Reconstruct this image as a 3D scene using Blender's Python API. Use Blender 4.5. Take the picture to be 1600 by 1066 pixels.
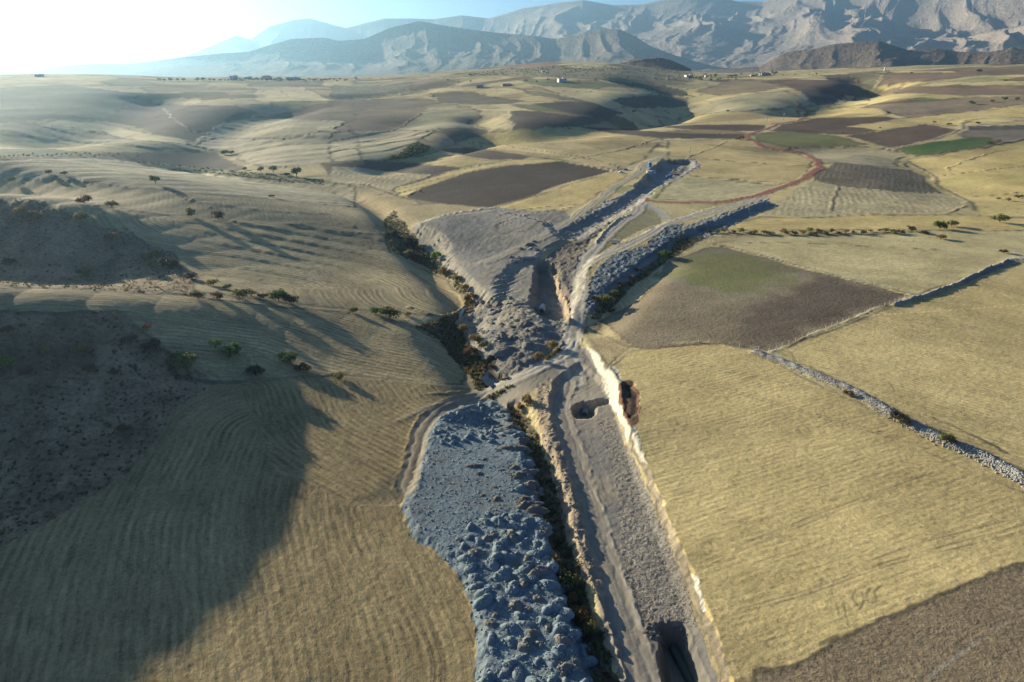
import bpy, math, random
import numpy as np

# ------------------------------------------------------------------ scene, camera, sky, sun
for o in list(bpy.data.objects):
    bpy.data.objects.remove(o)
scene = bpy.context.scene
COL = scene.collection
R = math.radians
CAMZ, FPX, PITCH = 100.0, 1067.0, R(22.5)
cam_data = bpy.data.cameras.new('camera')
cam_data.sensor_width = 36.0
cam_data.lens = 36.0 * FPX / 1600.0
cam_data.clip_start, cam_data.clip_end = 0.5, 120000.0
cam = bpy.data.objects.new('camera', cam_data)
COL.objects.link(cam)
cam.location = (0, 0, CAMZ)
cam.rotation_euler = (R(90) - PITCH, 0, 0)
scene.camera = cam

SUN_AZ, SUN_EL = 51.0, 13.0          # degrees left of straight ahead, above the horizon
world = bpy.data.worlds.new('World')
scene.world = world
world.use_nodes = True
wn = world.node_tree
wn.nodes.clear()
sky = wn.nodes.new('ShaderNodeTexSky')
sky.sky_type = 'NISHITA'
sky.sun_disc = False
sky.sun_elevation = R(SUN_EL)
sky.sun_rotation = R(-SUN_AZ)
sky.altitude = 2000.0
sky.air_density = 0.75
sky.dust_density = 1.4
sky.ozone_density = 3.0
bg = wn.nodes.new('ShaderNodeBackground')
bg.inputs['Strength'].default_value = 0.05
wo = wn.nodes.new('ShaderNodeOutputWorld')
tint = wn.nodes.new('ShaderNodeMix')
tint.data_type = 'RGBA'
tint.blend_type = 'MULTIPLY'
tint.inputs['Factor'].default_value = 1.0
tint.inputs['B'].default_value = (0.82, 0.94, 1.12, 1)
wn.links.new(sky.outputs[0], tint.inputs['A'])
wn.links.new(tint.outputs['Result'], bg.inputs[0])
wn.links.new(bg.outputs[0], wo.inputs[0])

sl = bpy.data.lights.new('sun', 'SUN')
sl.energy = 5.0
sl.angle = R(0.5)
sl.color = (1.0, 0.89, 0.68)
sun = bpy.data.objects.new('sun', sl)
COL.objects.link(sun)
_sd = (-math.sin(R(SUN_AZ)) * math.cos(R(SUN_EL)), math.cos(R(SUN_AZ)) * math.cos(R(SUN_EL)), math.sin(R(SUN_EL)))
from mathutils import Vector
sun.rotation_euler = Vector(_sd).to_track_quat('Z', 'Y').to_euler()

vs = scene.view_settings
vs.view_transform = 'Standard'
vs.look = 'None'
vs.gamma = 1.0
vs.use_curve_mapping = False
vs.exposure = 1.45
scene.render.engine = 'CYCLES'
scene.cycles.use_denoising = True
scene.cycles.max_bounces = 6
scene.cycles.diffuse_bounces = 2
scene.cycles.glossy_bounces = 2
scene.cycles.transmission_bounces = 2
scene.cycles.volume_bounces = 0
scene.cycles.transparent_max_bounces = 8

HAZE_DENSITY = 6.0e-5
rng = np.random.default_rng(7)
random.seed(7)

# ------------------------------------------------------------------ numeric helpers
def _hash(ix, iy, seed):
    h = (ix.astype(np.int64) * 374761393 + iy.astype(np.int64) * 668265263 + seed * 982451653) & 0xFFFFFFFF
    h = ((h ^ (h >> 13)) * 1274126177) & 0xFFFFFFFF
    h = (h ^ (h >> 16)) & 0xFFFFFFFF
    return h.astype(np.float64) / 2147483648.0 - 1.0

def vnoise(x, y, seed=0):
    fx, fy = np.floor(x), np.floor(y)
    ix, iy = fx.astype(np.int64), fy.astype(np.int64)
    u, v = x - fx, y - fy
    u = u * u * u * (u * (u * 6 - 15) + 10)
    v = v * v * v * (v * (v * 6 - 15) + 10)
    a, b = _hash(ix, iy, seed), _hash(ix + 1, iy, seed)
    c, d = _hash(ix, iy + 1, seed), _hash(ix + 1, iy + 1, seed)
    return (a + (b - a) * u) * (1 - v) + (c + (d - c) * u) * v

def fbm(x, y, octv=4, seed=0, gain=0.5):
    s, a, n = 0.0, 1.0, 0.0
    for i in range(octv):
        s = s + a * vnoise(x, y, seed + i * 17)
        n += a
        a *= gain
        x, y = x * 2.03 + 13.7, y * 2.03 - 7.1
    return s / n

def ridged(x, y, octv=5, seed=0, gain=0.5):
    s, a, n, w = 0.0, 1.0, 0.0, 1.0
    for i in range(octv):
        v = 1.0 - np.abs(vnoise(x, y, seed + i * 31))
        v = v * v * w
        w = np.clip(v * 1.6, 0, 1)
        s = s + a * v
        n += a
        a *= gain
        x, y = x * 2.07 + 5.3, y * 2.07 + 9.1
    return s / n

def sstep(a, b, x):
    t = np.clip((x - a) / (b - a), 0, 1)
    return t * t * (3 - 2 * t)

def catmull(pts, n=6):
    P = np.asarray(pts, float)
    if len(P) < 3:
        t = np.linspace(0, 1, n + 1)[:, None]
        return P[0] + (P[-1] - P[0]) * t
    Q = np.vstack([2 * P[0] - P[1], P, 2 * P[-1] - P[-2]])
    out = []
    for i in range(1, len(Q) - 2):
        p0, p1, p2, p3 = Q[i - 1], Q[i], Q[i + 1], Q[i + 2]
        for k in range(n):
            t = k / n
            out.append(0.5 * (2 * p1 + (p2 - p0) * t + (2 * p0 - 5 * p1 + 4 * p2 - p3) * t * t + (3 * p1 - p0 - 3 * p2 + p3) * t ** 3))
    out.append(P[-1])
    return np.array(out)

def poly_dist(x, y, L, cut=None):
    """distance from points to an open polyline L (n,2+), with interpolated extra columns; beyond cut returns inf"""
    x = np.asarray(x, float); y = np.asarray(y, float)
    shp = x.shape
    x = x.ravel(); y = y.ravel()
    best = np.full(x.shape, 1e9)
    ext = np.zeros(x.shape)
    side = np.zeros(x.shape)
    if cut is None:
        idx = slice(None); xs, ys = x, y
    else:
        m = (x > L[:, 0].min() - cut) & (x < L[:, 0].max() + cut) & (y > L[:, 1].min() - cut) & (y < L[:, 1].max() + cut)
        idx = np.nonzero(m)[0]
        xs, ys = x[idx], y[idx]
    if xs.size:
        b = np.full(xs.shape, 1e18); e = np.zeros(xs.shape); s = np.zeros(xs.shape)
        for i in range(len(L) - 1):
            ax, ay = L[i, 0], L[i, 1]
            dx, dy = L[i + 1, 0] - ax, L[i + 1, 1] - ay
            q = dx * dx + dy * dy + 1e-12
            t = np.clip(((xs - ax) * dx + (ys - ay) * dy) / q, 0, 1)
            ex, ey = xs - ax - t * dx, ys - ay - t * dy
            d = ex * ex + ey * ey
            m = d < b
            b = np.where(m, d, b)
            s = np.where(m, (dx * ey - dy * ex) / math.sqrt(q), s)
            if L.shape[1] > 2:
                e = np.where(m, L[i, 2] + (L[i + 1, 2] - L[i, 2]) * t, e)
        best[idx] = np.sqrt(b); ext[idx] = e; side[idx] = s
    return best.reshape(shp), ext.reshape(shp), side.reshape(shp)

def inside(x, y, P):
    m = (x > P[:, 0].min()) & (x < P[:, 0].max()) & (y > P[:, 1].min()) & (y < P[:, 1].max())
    res = np.zeros(x.shape, bool)
    idx = np.nonzero(m)[0]
    if idx.size == 0:
        return res
    xs, ys = x[idx], y[idx]
    c = np.zeros(xs.shape, bool)
    n = len(P)
    j = n - 1
    for i in range(n):
        yi, yj = P[i, 1], P[j, 1]
        if yi != yj:
            cond = ((yi > ys) != (yj > ys)) & (xs < (P[j, 0] - P[i, 0]) * (ys - yi) / (yj - yi) + P[i, 0])
            c ^= cond
        j = i
    res[idx] = c
    return res

# ------------------------------------------------------------------ pixel rays -> the ground where they land
def rays(px):
    px = np.asarray(px, float)
    a = (px[:, 0] - 800) / FPX
    b = -(px[:, 1] - 533) / FPX
    return np.stack([a, math.cos(PITCH) + b * math.sin(PITCH), -math.sin(PITCH) + b * math.cos(PITCH)], 1)

TS = np.exp(np.linspace(math.log(60), math.log(5200), 700))

def land(px, hf, dz=0.0):
    d = rays(px)
    hz = np.hypot(d[:, 0], d[:, 1])
    d = d / hz[:, None]
    out = np.zeros((len(d), 2))
    for s in range(0, len(d), 400):
        D = d[s:s + 400]
        X = D[:, 0:1] * TS; Y = D[:, 1:2] * TS; Z = CAMZ + D[:, 2:3] * TS
        G = hf(X.ravel(), Y.ravel()).reshape(X.shape) + dz
        below = Z < G
        k = np.argmax(below, 1)
        k = np.where(below.any(1), k, len(TS) - 1)
        k = np.maximum(k, 1)
        i = np.arange(len(D))
        f1 = (Z - G)[i, k - 1]; f2 = (Z - G)[i, k]
        u = np.clip(f1 / (f1 - f2 + 1e-9), 0, 1)
        t = TS[k - 1] + (TS[k] - TS[k - 1]) * u
        out[s:s + 400] = D[:, :2] * t[:, None]
    return out

def densify(pts, step=7.0, close=False):
    P = [tuple(p) for p in pts]
    if close:
        P = P + [P[0]]
    out = []
    for a, b in zip(P[:-1], P[1:]):
        n = max(1, int(math.hypot(b[0] - a[0], b[1] - a[1]) / step))
        for k in range(n):
            out.append((a[0] + (b[0] - a[0]) * k / n, a[1] + (b[1] - a[1]) * k / n))
    if not close:
        out.append(P[-1])
    return out

TS_ = 540.0 / 1600.0
TILES = {'00': (0, 0), '10': (530, 0), '20': (1060, 0), '01': (0, 350), '11': (530, 350), '21': (1060, 350), '02': (0, 706), '12': (530, 706), '22': (1060, 706)}
def T(tile, *pts):
    ox, oy = TILES[tile]
    return [(ox + X * TS_, oy + Y * TS_) for X, Y in pts]

# ------------------------------------------------------------------ the lie of the land
def az_of(px, py):
    d = rays(np.array([[px, py]]))[0]
    return math.atan2(d[0], d[1]), math.atan2(-d[2], math.hypot(d[0], d[1]))

HZ = [(-400, 124), (0, 121), (150, 119), (300, 124), (500, 125), (600, 123), (700, 114), (790, 106), (850, 99), (960, 100), (1005, 108), (1060, 114), (1150, 117),
      (1250, 112), (1350, 109), (1500, 104), (1600, 102), (2000, 100)]
R_EDGE = 2150.0
_hz_az = np.array([az_of(*p)[0] for p in HZ])
_hz_z = np.array([CAMZ - R_EDGE * math.tan(az_of(*p)[1]) for p in HZ])

_a = np.linspace(_hz_az[0], _hz_az[-1], 600)
_z = np.interp(_a, _hz_az, _hz_z)
_k = np.exp(-np.linspace(-2.5, 2.5, 41) ** 2)
_z = np.convolve(np.pad(_z, 20, mode='edge'), _k / _k.sum(), mode='valid')
_hz_az, _hz_z = _a, _z

def zplain(x, y):
    r = np.hypot(x, y)
    a = np.arctan2(x, y)
    ze = np.interp(a, _hz_az, _hz_z)
    up = sstep(380, R_EDGE + 250, r)
    z = ze * up ** 1.15 * 1.03
    z = z - sstep(R_EDGE + 150, R_EDGE + 1600, r) * (ze + 35)
    z = z - sstep(3000, 9000, r) * 120
    return z

RIDGES_ = [   # crest points (x, y, height), width on the near side, width on the far side
    ([(-1100, 60, 95), (-560, 120, 78), (-420, 150, 62), (-300, 172, 47), (-180, 206, 28), (-122, 243, 9.5), (-66, 260, 2), (-25, 258, 0)], 46, 62),
    ([(-1100, 320, 70), (-560, 320, 52), (-330, 330, 37), (-255, 343, 30), (-190, 340, 15), (-140, 326, 4)], 46, 60),
    ([(-1200, 560, 60), (-700, 520, 52), (-430, 482, 37), (-300, 462, 27), (-205, 440, 17), (-130, 425, 8), (-80, 415, 1)], 58, 110),
]

def zridge(x, y):
    z = zplain(x, y)
    for L, wn_, wf in RIDGES:
        j = np.nonzero((x > L[:, 0].min() - 290) & (x < L[:, 0].max() + 290) & (y > L[:, 1].min() - 290) & (y < L[:, 1].max() + 290))[0]
        xs, ys = x[j], y[j]
        top = np.zeros(j.size)
        tg = np.gradient(L[:, :2], axis=0)
        tg /= np.linalg.norm(tg, axis=1)[:, None]
        for (px_, py_, pz_), (tx, ty) in zip(L, tg):
            if pz_ <= 0:
                continue
            ex, ey = xs - px_, ys - py_
            sd = tx * ey - ty * ex
            w = wn_ + (wf - wn_) * sstep(-25, 25, sd)
            top = np.maximum(top, pz_ * np.exp(-(ex * ex + ey * ey) / (w * w)))
        z[j] += 1.12 * top
    return z

# the sheet of ground is sampled on rings round the viewer's foot, finer near by
az_f = np.linspace(R(-47.5), R(47.5), 1150)
az_l = np.concatenate([np.linspace(R(-180), R(-85), 32)[:-1], np.linspace(R(-85), R(-47.5), 170)[:-1]])
az_r = np.concatenate([np.linspace(R(47.5), R(60), 25)[1:], np.linspace(R(60), R(180), 40)[1:]])
AZ = np.concatenate([az_l, az_f, az_r])
ang = np.linspace(R(50.5), R(2.1), 590)
r1 = 100.0 / np.tan(ang)
r1 = r1[r1 < 700]
n2 = 210
r2 = np.exp(np.linspace(math.log(r1[-1]), math.log(2700), n2))[1:]
r3 = np.exp(np.linspace(math.log(2700), math.log(60000), 30))[1:]
r0 = np.array([2, 12, 30, 50, 65, 75])
RR = np.concatenate([r0, r1[r1 > 78], r2, r3])
GA, GR = np.meshgrid(AZ, RR)
GX = (GR * np.sin(GA)).ravel()
GY = (GR * np.cos(GA)).ravel()
NA, NR = len(AZ), len(RR)


def sheet(Zv):
    G = Zv.reshape(NR, NA)
    def f(x, y):
        x = np.atleast_1d(np.asarray(x, float)); y = np.atleast_1d(np.asarray(y, float))
        a = np.arctan2(x, y); r = np.hypot(x, y)
        ja = np.clip(np.searchsorted(AZ, a) - 1, 0, NA - 2); ir = np.clip(np.searchsorted(RR, r) - 1, 0, NR - 2)
        u = (a - AZ[ja]) / (AZ[ja + 1] - AZ[ja]); v = (r - RR[ir]) / (RR[ir + 1] - RR[ir])
        return (G[ir, ja] * (1 - u) + G[ir, ja + 1] * u) * (1 - v) + (G[ir + 1, ja] * (1 - u) + G[ir + 1, ja + 1] * u) * v
    return f
def resample(L, step):
    c = np.r_[0, np.cumsum(np.hypot(*(L[1:, :2] - L[:-1, :2]).T))]
    t = np.linspace(0, c[-1], int(c[-1] / step) + 1)
    return np.column_stack([np.interp(t, c, L[:, k]) for k in range(L.shape[1])])
RIDGES = [(resample(catmull(np.array(p), 8), 14.0), a, b) for p, a, b in RIDGES_]
_zr = zridge(GX, GY)
zridge_f = sheet(_zr)

# valleys traced along their floors: pixels, depth, half width
VALLEYS_PX = [
    ([(772, 615), (766, 598), (755, 570), (725, 535), (706, 508), (716, 490), (737, 470), (730, 450), (705, 425), (678, 402), (657, 378), (643, 354), (622, 336), (602, 318), (575, 300), (540, 287), (480, 278), (400, 268), (330, 256), (280, 240)], 6.0, 11.0),
    ([(900, 1060), (850, 800), (800, 660), (757, 570), (706, 508), (735, 460), (678, 402), (640, 354), (600, 318), (540, 287), (480, 278), (400, 268), (330, 256)], 7.0, 85.0),
    ([(310, 236), (330, 215), (350, 196), (395, 178), (445, 166)], 20.0, 62.0),
    ([(100, 210), (162, 190), (203, 166), (240, 150)], 20.0, 75.0),
    ([(600, 256), (650, 242), (705, 228), (742, 214), (764, 205), (748, 185)], 11.0, 34.0),
    ([(760, 208), (830, 204), (912, 196), (962, 187), (1010, 176), (1080, 163)], 16.0, 62.0),
    ([(1010, 176), (1040, 160), (1075, 150), (1070, 141), (1010, 132)], 18.0, 62.0),
    ([(1250, 170), (1290, 161), (1315, 150), (1345, 136), (1370, 128)], 18.0, 60.0),
    ([(1340, 120), (1365, 128), (1345, 136)], 14.0, 45.0),
    ([(1040, 412), (990, 445), (955, 478), (935, 497)], 3.0, 9.0),
    ([(1240, 236), (1330, 232), (1400, 240), (1440, 262), (1490, 300)], 5.0, 40.0),
    ([(420, 215), (520, 215), (600, 205), (640, 190)], 8.0, 50.0),
    ([(560, 150), (640, 142), (700, 128)], 10.0, 55.0),
]
VALLEYS = []
for p, dep, hw in VALLEYS_PX:
    VALLEYS.append((land(catmull(p, 4), zridge_f), dep, hw))

def zbig_grid():
    x, y, z = GX, GY, _zr.copy()
    for L, dep, hw in VALLEYS:
        d, _, _ = poly_dist(x, y, L, hw * 2.6)
        z = z - dep * np.exp(-(d / hw) ** 2)
    r = np.hypot(x, y)
    amp = 0.5 + 3.0 * sstep(350, 1400, r)
    z = z + amp * fbm(x / 170.0, y / 170.0, 3, 5)
    # the right-hand side lifts away from the valley
    z = z + 5.0 * sstep(30, 330, x) * sstep(900, 500, r)
    return z

Zb = zbig_grid()
zbig = sheet(Zb)
CLIFF = np.array([(900, 500, 0), (918, 535, 0.5), (945, 570, 1), (966, 602, 1), (983, 660, 1), (998, 705, 0.6), (1028, 785, 0.32), (1063, 870, 0.3), (1098, 960, 0.35), (1150, 1085, 0.3), (1200, 1200, 0.3)], float)
_cl = catmull(CLIFF, 5)
CLIFF_W = np.column_stack([land(_cl[:, :2], zbig, 1.5), _cl[:, 2]])
def zcliff(x, y):
    d, k, s = poly_dist(x, y, CLIFF_W, 260)
    sd = np.where(s > 0, d, -d)           # the line runs towards the viewer: the field lies on its left hand
    return np.where(d < 1e8, 2.4 * k * sstep(-3.2, 0.3, sd) * np.exp(-np.clip(sd, 0, None) / 75.0) * (d < 260), 0.0)

def at(px, py, dz=0.0):
    return land([(px, py)], zbig, dz)[0]

# ------------------------------------------------------------------ cuts and fills of the works: outline of the flat part, height, width of its slope
SHELVES_PX = [
    # corridor of the haul road
    ('corridor', [(905, 575), (928, 590), (948, 620), (962, 655), (982, 700), (1006, 750), (1040, 835), (1074, 920), (1104, 1000), (1130, 1080), (985, 1080), (955, 960), (928, 880), (908, 800), (892, 740), (874, 690), (862, 640), (872, 600)], -1.2, 1.8),
    # ditch between the spoil and the haul road
    ('ditch', [(800, 640), (822, 650), (842, 690), (860, 745), (876, 790), (882, 850), (902, 920), (935, 1000), (960, 1080), (925, 1080), (905, 1000), (888, 930), (872, 870), (856, 800), (840, 740), (824, 690)], -2.4, 2.5),
    # spoil tip
    ('spoil', [(770, 627), (730, 634), (693, 652), (674, 678), (670, 702), (658, 742), (641, 785), (655, 828), (702, 858), (738, 898), (755, 960), (762, 1000), (754, 1080), (915, 1080), (893, 1000), (872, 930), (858, 870), (842, 815), (826, 750), (808, 690), (790, 645)], 1.3, 2.2),
    # grey fill platform beside the stream
    ('platform', [(655, 349), (690, 338), (775, 328), (840, 345), (870, 372), (835, 400), (800, 408), (786, 420), (768, 440), (768, 462), (745, 440), (722, 418), (708, 400), (706, 380), (690, 362)], 2.2, 7.0),
    # sunken works below the platform
    ('works', [(845, 425), (862, 428), (870, 460), (885, 490), (882, 515), (850, 512), (838, 490), (842, 455)], -5.0, 3.5),
    ('works2', [(760, 500), (800, 470), (840, 490), (850, 520), (820, 560), (780, 550), (765, 525)], 1.6, 6.0),
    # the long cut of the canal
    ('cut', [(1000, 300), (1012, 290), (1026, 272), (1042, 258), (1075, 258), (1076, 268), (1050, 283), (1022, 297), (1006, 306)], -4.6, 6.0),
    ('cut', [(892, 366), (930, 346), (962, 328), (990, 310), (1002, 302), (1010, 304), (1000, 312), (965, 334), (925, 356), (898, 374)], -2.2, 7.5),
    # embankment carrying the side road and the rubble
    ('bank', [(908, 470), (914, 430), (932, 402), (965, 383), (1040, 348), (1110, 324), (1180, 310), (1196, 314), (1120, 342), (1070, 360), (1030, 385), (1000, 408), (972, 428), (944, 452), (925, 478)], 2.6, 5.5),
    # pits
    ('pit', [(898, 640), (902, 633), (911, 630), (921, 632), (927, 639), (926, 647), (918, 652), (908, 653), (900, 648)], -3.6, 1.0),
    ('pit2', [(920, 629), (938, 624), (950, 626), (948, 631), (930, 634)], -1.8, 0.6),
    ('trench', [(1042, 985), (1060, 988), (1078, 1030), (1088, 1085), (1058, 1085), (1050, 1040)], -5.0, 2.4),
    ('burnt', [(977, 602), (986, 604), (992, 625), (992, 645), (984, 655), (978, 640), (976, 620)], -0.9, 1.2),
]
SHELVES = []
for nm, p, h, w in SHELVES_PX:
    SHELVES.append((nm, land(densify(p, 7, True), zbig, {'trench': -1.2, 'pit': -1.2, 'pit2': -1.2, 'burnt': 1.5}.get(nm, h)), h, w))

def shelf_sd(x, y, P, cut):
    C_ = np.vstack([P, P[:1]])
    d, _, _ = poly_dist(x, y, C_, cut)
    return np.where(inside(x, y, P), -d, d)

def zshelf(x, y):
    z = zcliff(x, y)
    wob = 0.8 * vnoise(x / 3.1, y / 3.1, 91) + 0.5 * vnoise(x / 1.3, y / 1.3, 92)
    for nm, P, h, w in SHELVES:
        m = (x > P[:, 0].min() - w * 2) & (x < P[:, 0].max() + w * 2) & (y > P[:, 1].min() - w * 2) & (y < P[:, 1].max() + w * 2)
        i = np.nonzero(m)[0]
        if i.size == 0:
            continue
        d = shelf_sd(x[i], y[i], P, None)
        d = d + wob[i] * min(1.0, w * 0.22 + 0.25)
        z[i] += h * (1 - np.clip(d / w, 0, 1) * 1.0) if w < 3 else h * (1 - (0.75 * np.clip(d / w, 0, 1) + 0.25 * sstep(0, w, d)))
    return z

# ------------------------------------------------------------------ fields: name, colour, outline, rows (pixel pair = direction, or a polyline to run parallel to), spacing, relief
STRAW = (0.455, 0.355, 0.165)
GOLD = (0.52, 0.405, 0.17)
OLIVE = (0.25, 0.21, 0.115)
PALE = (0.53, 0.43, 0.23)
DARK = (0.085, 0.066, 0.052)
BROWN = (0.17, 0.128, 0.090)
TANB = (0.25, 0.195, 0.125)
GREEN = (0.085, 0.135, 0.035)
LUSH = (0.06, 0.125, 0.03)
SCRUB = (0.26, 0.19, 0.11)
GREY = (0.30, 0.275, 0.225)
REDS = (0.23, 0.125, 0.085)
SPOIL = (0.175, 0.215, 0.225)
CLAY = (0.33, 0.255, 0.17)
CHALK = (0.62, 0.56, 0.42)
F = []
def field(name, col, pts, rows=None, sp=2.2, amp=0.10, jit=1.0, soft=0.0):
    F.append(dict(name=name, col=col, pts=pts, rows=rows, sp=sp, amp=amp, soft=soft))

# --- far left
field('pasture_slope', (0.15, 0.148, 0.092), T('00', (-60, 402), (300, 395), (520, 418), (640, 440), (600, 482), (475, 560), (300, 548), (-60, 575)), None, 4, 0.02)
field('ploughed_field', (0.11, 0.088, 0.068), T('00', (610, 480), (830, 488), (1080, 490), (1195, 522), (1150, 545), (1000, 572), (1010, 602), (930, 628), (900, 652), (800, 632), (640, 592), (480, 560)), None, 3, 0.03)
field('stubble_field', PALE, T('00', (170, 570), (300, 555), (480, 575), (640, 610), (870, 650), (862, 668), (560, 640), (480, 607), (220, 586)), None, 3.5, 0.06)
field('stubble_field', OLIVE, T('00', (-60, 582), (200, 586), (470, 610), (560, 642), (860, 668), (1000, 700), (700, 700), (-60, 640)), T('00', (0, 600), (860, 690)), 4, 0.08)
field('stubble_field', STRAW, T('00', (-60, 615), (140, 640), (500, 672), (760, 690), (1000, 703), (600, 706), (-60, 686)), None, 4, 0.06)
field('ploughed_field', DARK, T('00', (430, 712), (700, 704), (1000, 706), (1055, 742), (1135, 782), (1100, 792), (850, 772), (640, 747), (480, 731)), None, 3, 0.04)
field('orchard_strip', (0.14, 0.135, 0.07), T('00', (-60, 690), (250, 690), (430, 712), (620, 742), (640, 752), (420, 728), (150, 738), (-60, 745)), None, 4, 0.02)
field('orchard_strip', (0.17, 0.165, 0.08), T('00', (650, 762), (900, 778), (1150, 798), (1350, 815), (1490, 840), (1300, 842), (1000, 808), (700, 782)), None, 4, 0.02)
field('stubble_field', (0.36, 0.31, 0.185), T('00', (890, 672), (1030, 570), (1300, 550), (1600, 562), (1640, 612), (1480, 612), (1340, 645), (1000, 640)), T('00', (1000, 640), (1600, 610)), 4, 0.06)
field('stubble_field', (0.38, 0.325, 0.20), T('00', (890, 675), (1000, 642), (1340, 647), (1480, 614), (1640, 612), (1680, 760), (1500, 758), (1300, 778), (1180, 762), (1100, 740), (1120, 715), (1000, 700)), T('00', (1000, 690), (1600, 640)), 4, 0.06)
field('stubble_field', PALE, T('00', (690, 470), (810, 450), (930, 455), (930, 480), (760, 482)), None, 4, 0.03)
field('stubble_field', STRAW, T('00', (-60, 362), (400, 352), (560, 362), (500, 390), (300, 394), (-60, 408)), None, 5, 0.03)
field('green_field', (0.17, 0.18, 0.08), T('00', (470, 378), (560, 362), (690, 380), (740, 385), (600, 400), (490, 390)), None, 5, 0.02)
field('ploughed_field', TANB, T('00', (640, 405), (940, 392), (1000, 402), (900, 430), (700, 425)), None, 4, 0.03)
field('stubble_field', STRAW, T('00', (950, 385), (1150, 385), (1150, 402), (960, 402)), None, 4, 0.03)
field('ploughed_field', (0.19, 0.165, 0.12), T('00', (1150, 375), (1480, 372), (1485, 398), (1155, 402)), None, 4, 0.03)
field('stubble_field', PALE, T('00', (1490, 370), (1640, 368), (1640, 396), (1490, 398)), None, 4, 0.03)
field('stubble_field', PALE, T('00', (1180, 405), (1405, 404), (1540, 468), (1350, 470), (1180, 470)), None, 4, 0.04)
field('ploughed_field', (0.16, 0.125, 0.095), T('00', (1160, 545), (1330, 520), (1480, 480), (1640, 462), (1640, 562), (1500, 552), (1300, 548)), None, 3, 0.03)
field('stubble_field', (0.35, 0.30, 0.18), T('00', (-60, 742), (150, 740), (420, 730), (650, 768), (1000, 810), (1480, 845), (1640, 860), (1640, 960), (1000, 900), (600, 870), (300, 830), (-60, 850)), T('00', (0, 800), (1600, 900)), 4.5, 0.16)
# --- middle distance
field('brown_field', (0.185, 0.145, 0.10), T('10', (80, 512), (250, 500), (400, 500), (380, 532), (250, 605), (0, 612), (-30, 600), (80, 545)), None, 3, 0.04)
field('stubble_field', (0.33, 0.29, 0.17), T('10', (255, 605), (400, 512), (600, 495), (660, 528), (600, 560), (620, 600), (450, 606)), None, 4, 0.05)
field('stubble_field', PALE, T('10', (590, 488), (790, 484), (905, 515), (805, 515), (788, 555), (812, 598), (700, 606), (625, 575), (662, 525)), T('10', (640, 560), (800, 540)), 4, 0.06)
field('brown_field', (0.165, 0.135, 0.095), T('10', (-40, 470), (200, 460), (430, 460), (475, 476), (350, 500), (100, 506), (60, 540), (-40, 552)), None, 3, 0.03)
field('stubble_field', STRAW, T('10', (120, 462), (300, 430), (430, 412), (600, 402), (800, 408), (1000, 440), (1040, 465), (880, 472), (700, 448), (620, 428), (430, 434), (440, 460)), T('10', (200, 450), (1000, 440)), 5, 0.05)
field('ploughed_field', (0.135, 0.115, 0.075), T('10', (430, 436), (520, 426), (620, 430), (700, 450), (855, 470), (780, 481), (600, 482), (475, 472)), None, 3, 0.03)
field('ploughed_field', (0.11, 0.088, 0.072), T('10', (812, 516), (920, 515), (1060, 535), (1200, 545), (1262, 560), (1100, 582), (822, 598), (792, 560)), None, 3, 0.04)
field('green_field', (0.16, 0.175, 0.06), T('10', (800, 482), (930, 488), (1065, 520), (930, 514)), None, 4, 0.02)
field('ploughed_field', (0.10, 0.08, 0.068), T('10', (900, 480), (1060, 470), (1160, 475), (1310, 522), (1240, 548), (1060, 522), (935, 490)), None, 3, 0.04)
field('brown_field', (0.20, 0.18, 0.12), T('10', (800, 404), (1060, 452), (1190, 480), (1100, 470), (1050, 462), (900, 440)), None, 3, 0.03)
field('stubble_field', PALE, T('10', (880, 392), (1180, 415), (1460, 425), (1440, 440), (1270, 462), (1330, 500), (1240, 500), (1120, 465), (1010, 432)), T('10', (900, 400), (1300, 440)), 5, 0.04)
field('green_field', (0.15, 0.17, 0.07), T('10', (820, 364), (1000, 368), (1260, 392), (1200, 412), (1000, 402), (870, 386)), None, 5, 0.02)
field('scrub_bank', (0.13, 0.115, 0.075), T('10', (450, 596), (560, 590), (700, 600), (690, 620), (640, 642), (540, 672), (518, 640)), None, 3, 0.02)
field('scrub_bank', (0.14, 0.125, 0.08), T('10', (225, 742), (300, 702), (350, 660), (425, 682), (400, 702), (300, 737)), None, 3, 0.02)
field('scrub_bank', (0.12, 0.11, 0.075), T('10', (1262, 462), (1380, 445), (1500, 440), (1610, 460), (1610, 492), (1460, 502), (1330, 497)), None, 3, 0.02)
field('scrub_bank', (0.12, 0.11, 0.075), T('10', (1200, 368), (1500, 398), (1610, 420), (1600, 446), (1480, 432), (1350, 397)), None, 3, 0.02)
field('orchard_ground', (0.24, 0.205, 0.125), T('10', (560, 338), (720, 318), (900, 305), (1100, 300), (1400, 312), (1640, 312), (1640, 382), (1260, 372), (1000, 360), (700, 352)), None, 6, 0.02)
field('red_earth', (0.27, 0.165, 0.11), T('10', (720, 312), (820, 292), (900, 284), (1055, 286), (1010, 302), (800, 314)), None, 6, 0.02)
field('stubble_field', PALE, T('10', (1060, 306), (1210, 300), (1340, 312), (1300, 318), (1080, 316)), None, 6, 0.02)
field('brown_field', TANB, T('10', (340, 380), (420, 366), (530, 366), (500, 390), (610, 400), (450, 410), (330, 416)), None, 4, 0.03)
field('scrub_bank', (0.19, 0.175, 0.11), T('10', (-40, 402), (200, 396), (350, 386), (300, 422), (100, 452), (-40, 466)), None, 4, 0.02)
field('stubble_field', STRAW, T('10', (470, 690), (700, 612), (830, 600), (1060, 592), (1200, 612), (1500, 640), (1440, 700), (1400, 740), (1300, 790), (1040, 745), (880, 722), (640, 690)), T('10', (600, 660), (1400, 700)), 4, 0.06)
field('stubble_field', (0.38, 0.32, 0.19), T('10', (-40, 612), (250, 606), (440, 606), (360, 660), (300, 702), (220, 742), (-40, 752)), T('10', (0, 720), (360, 660)), 4, 0.05)
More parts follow.
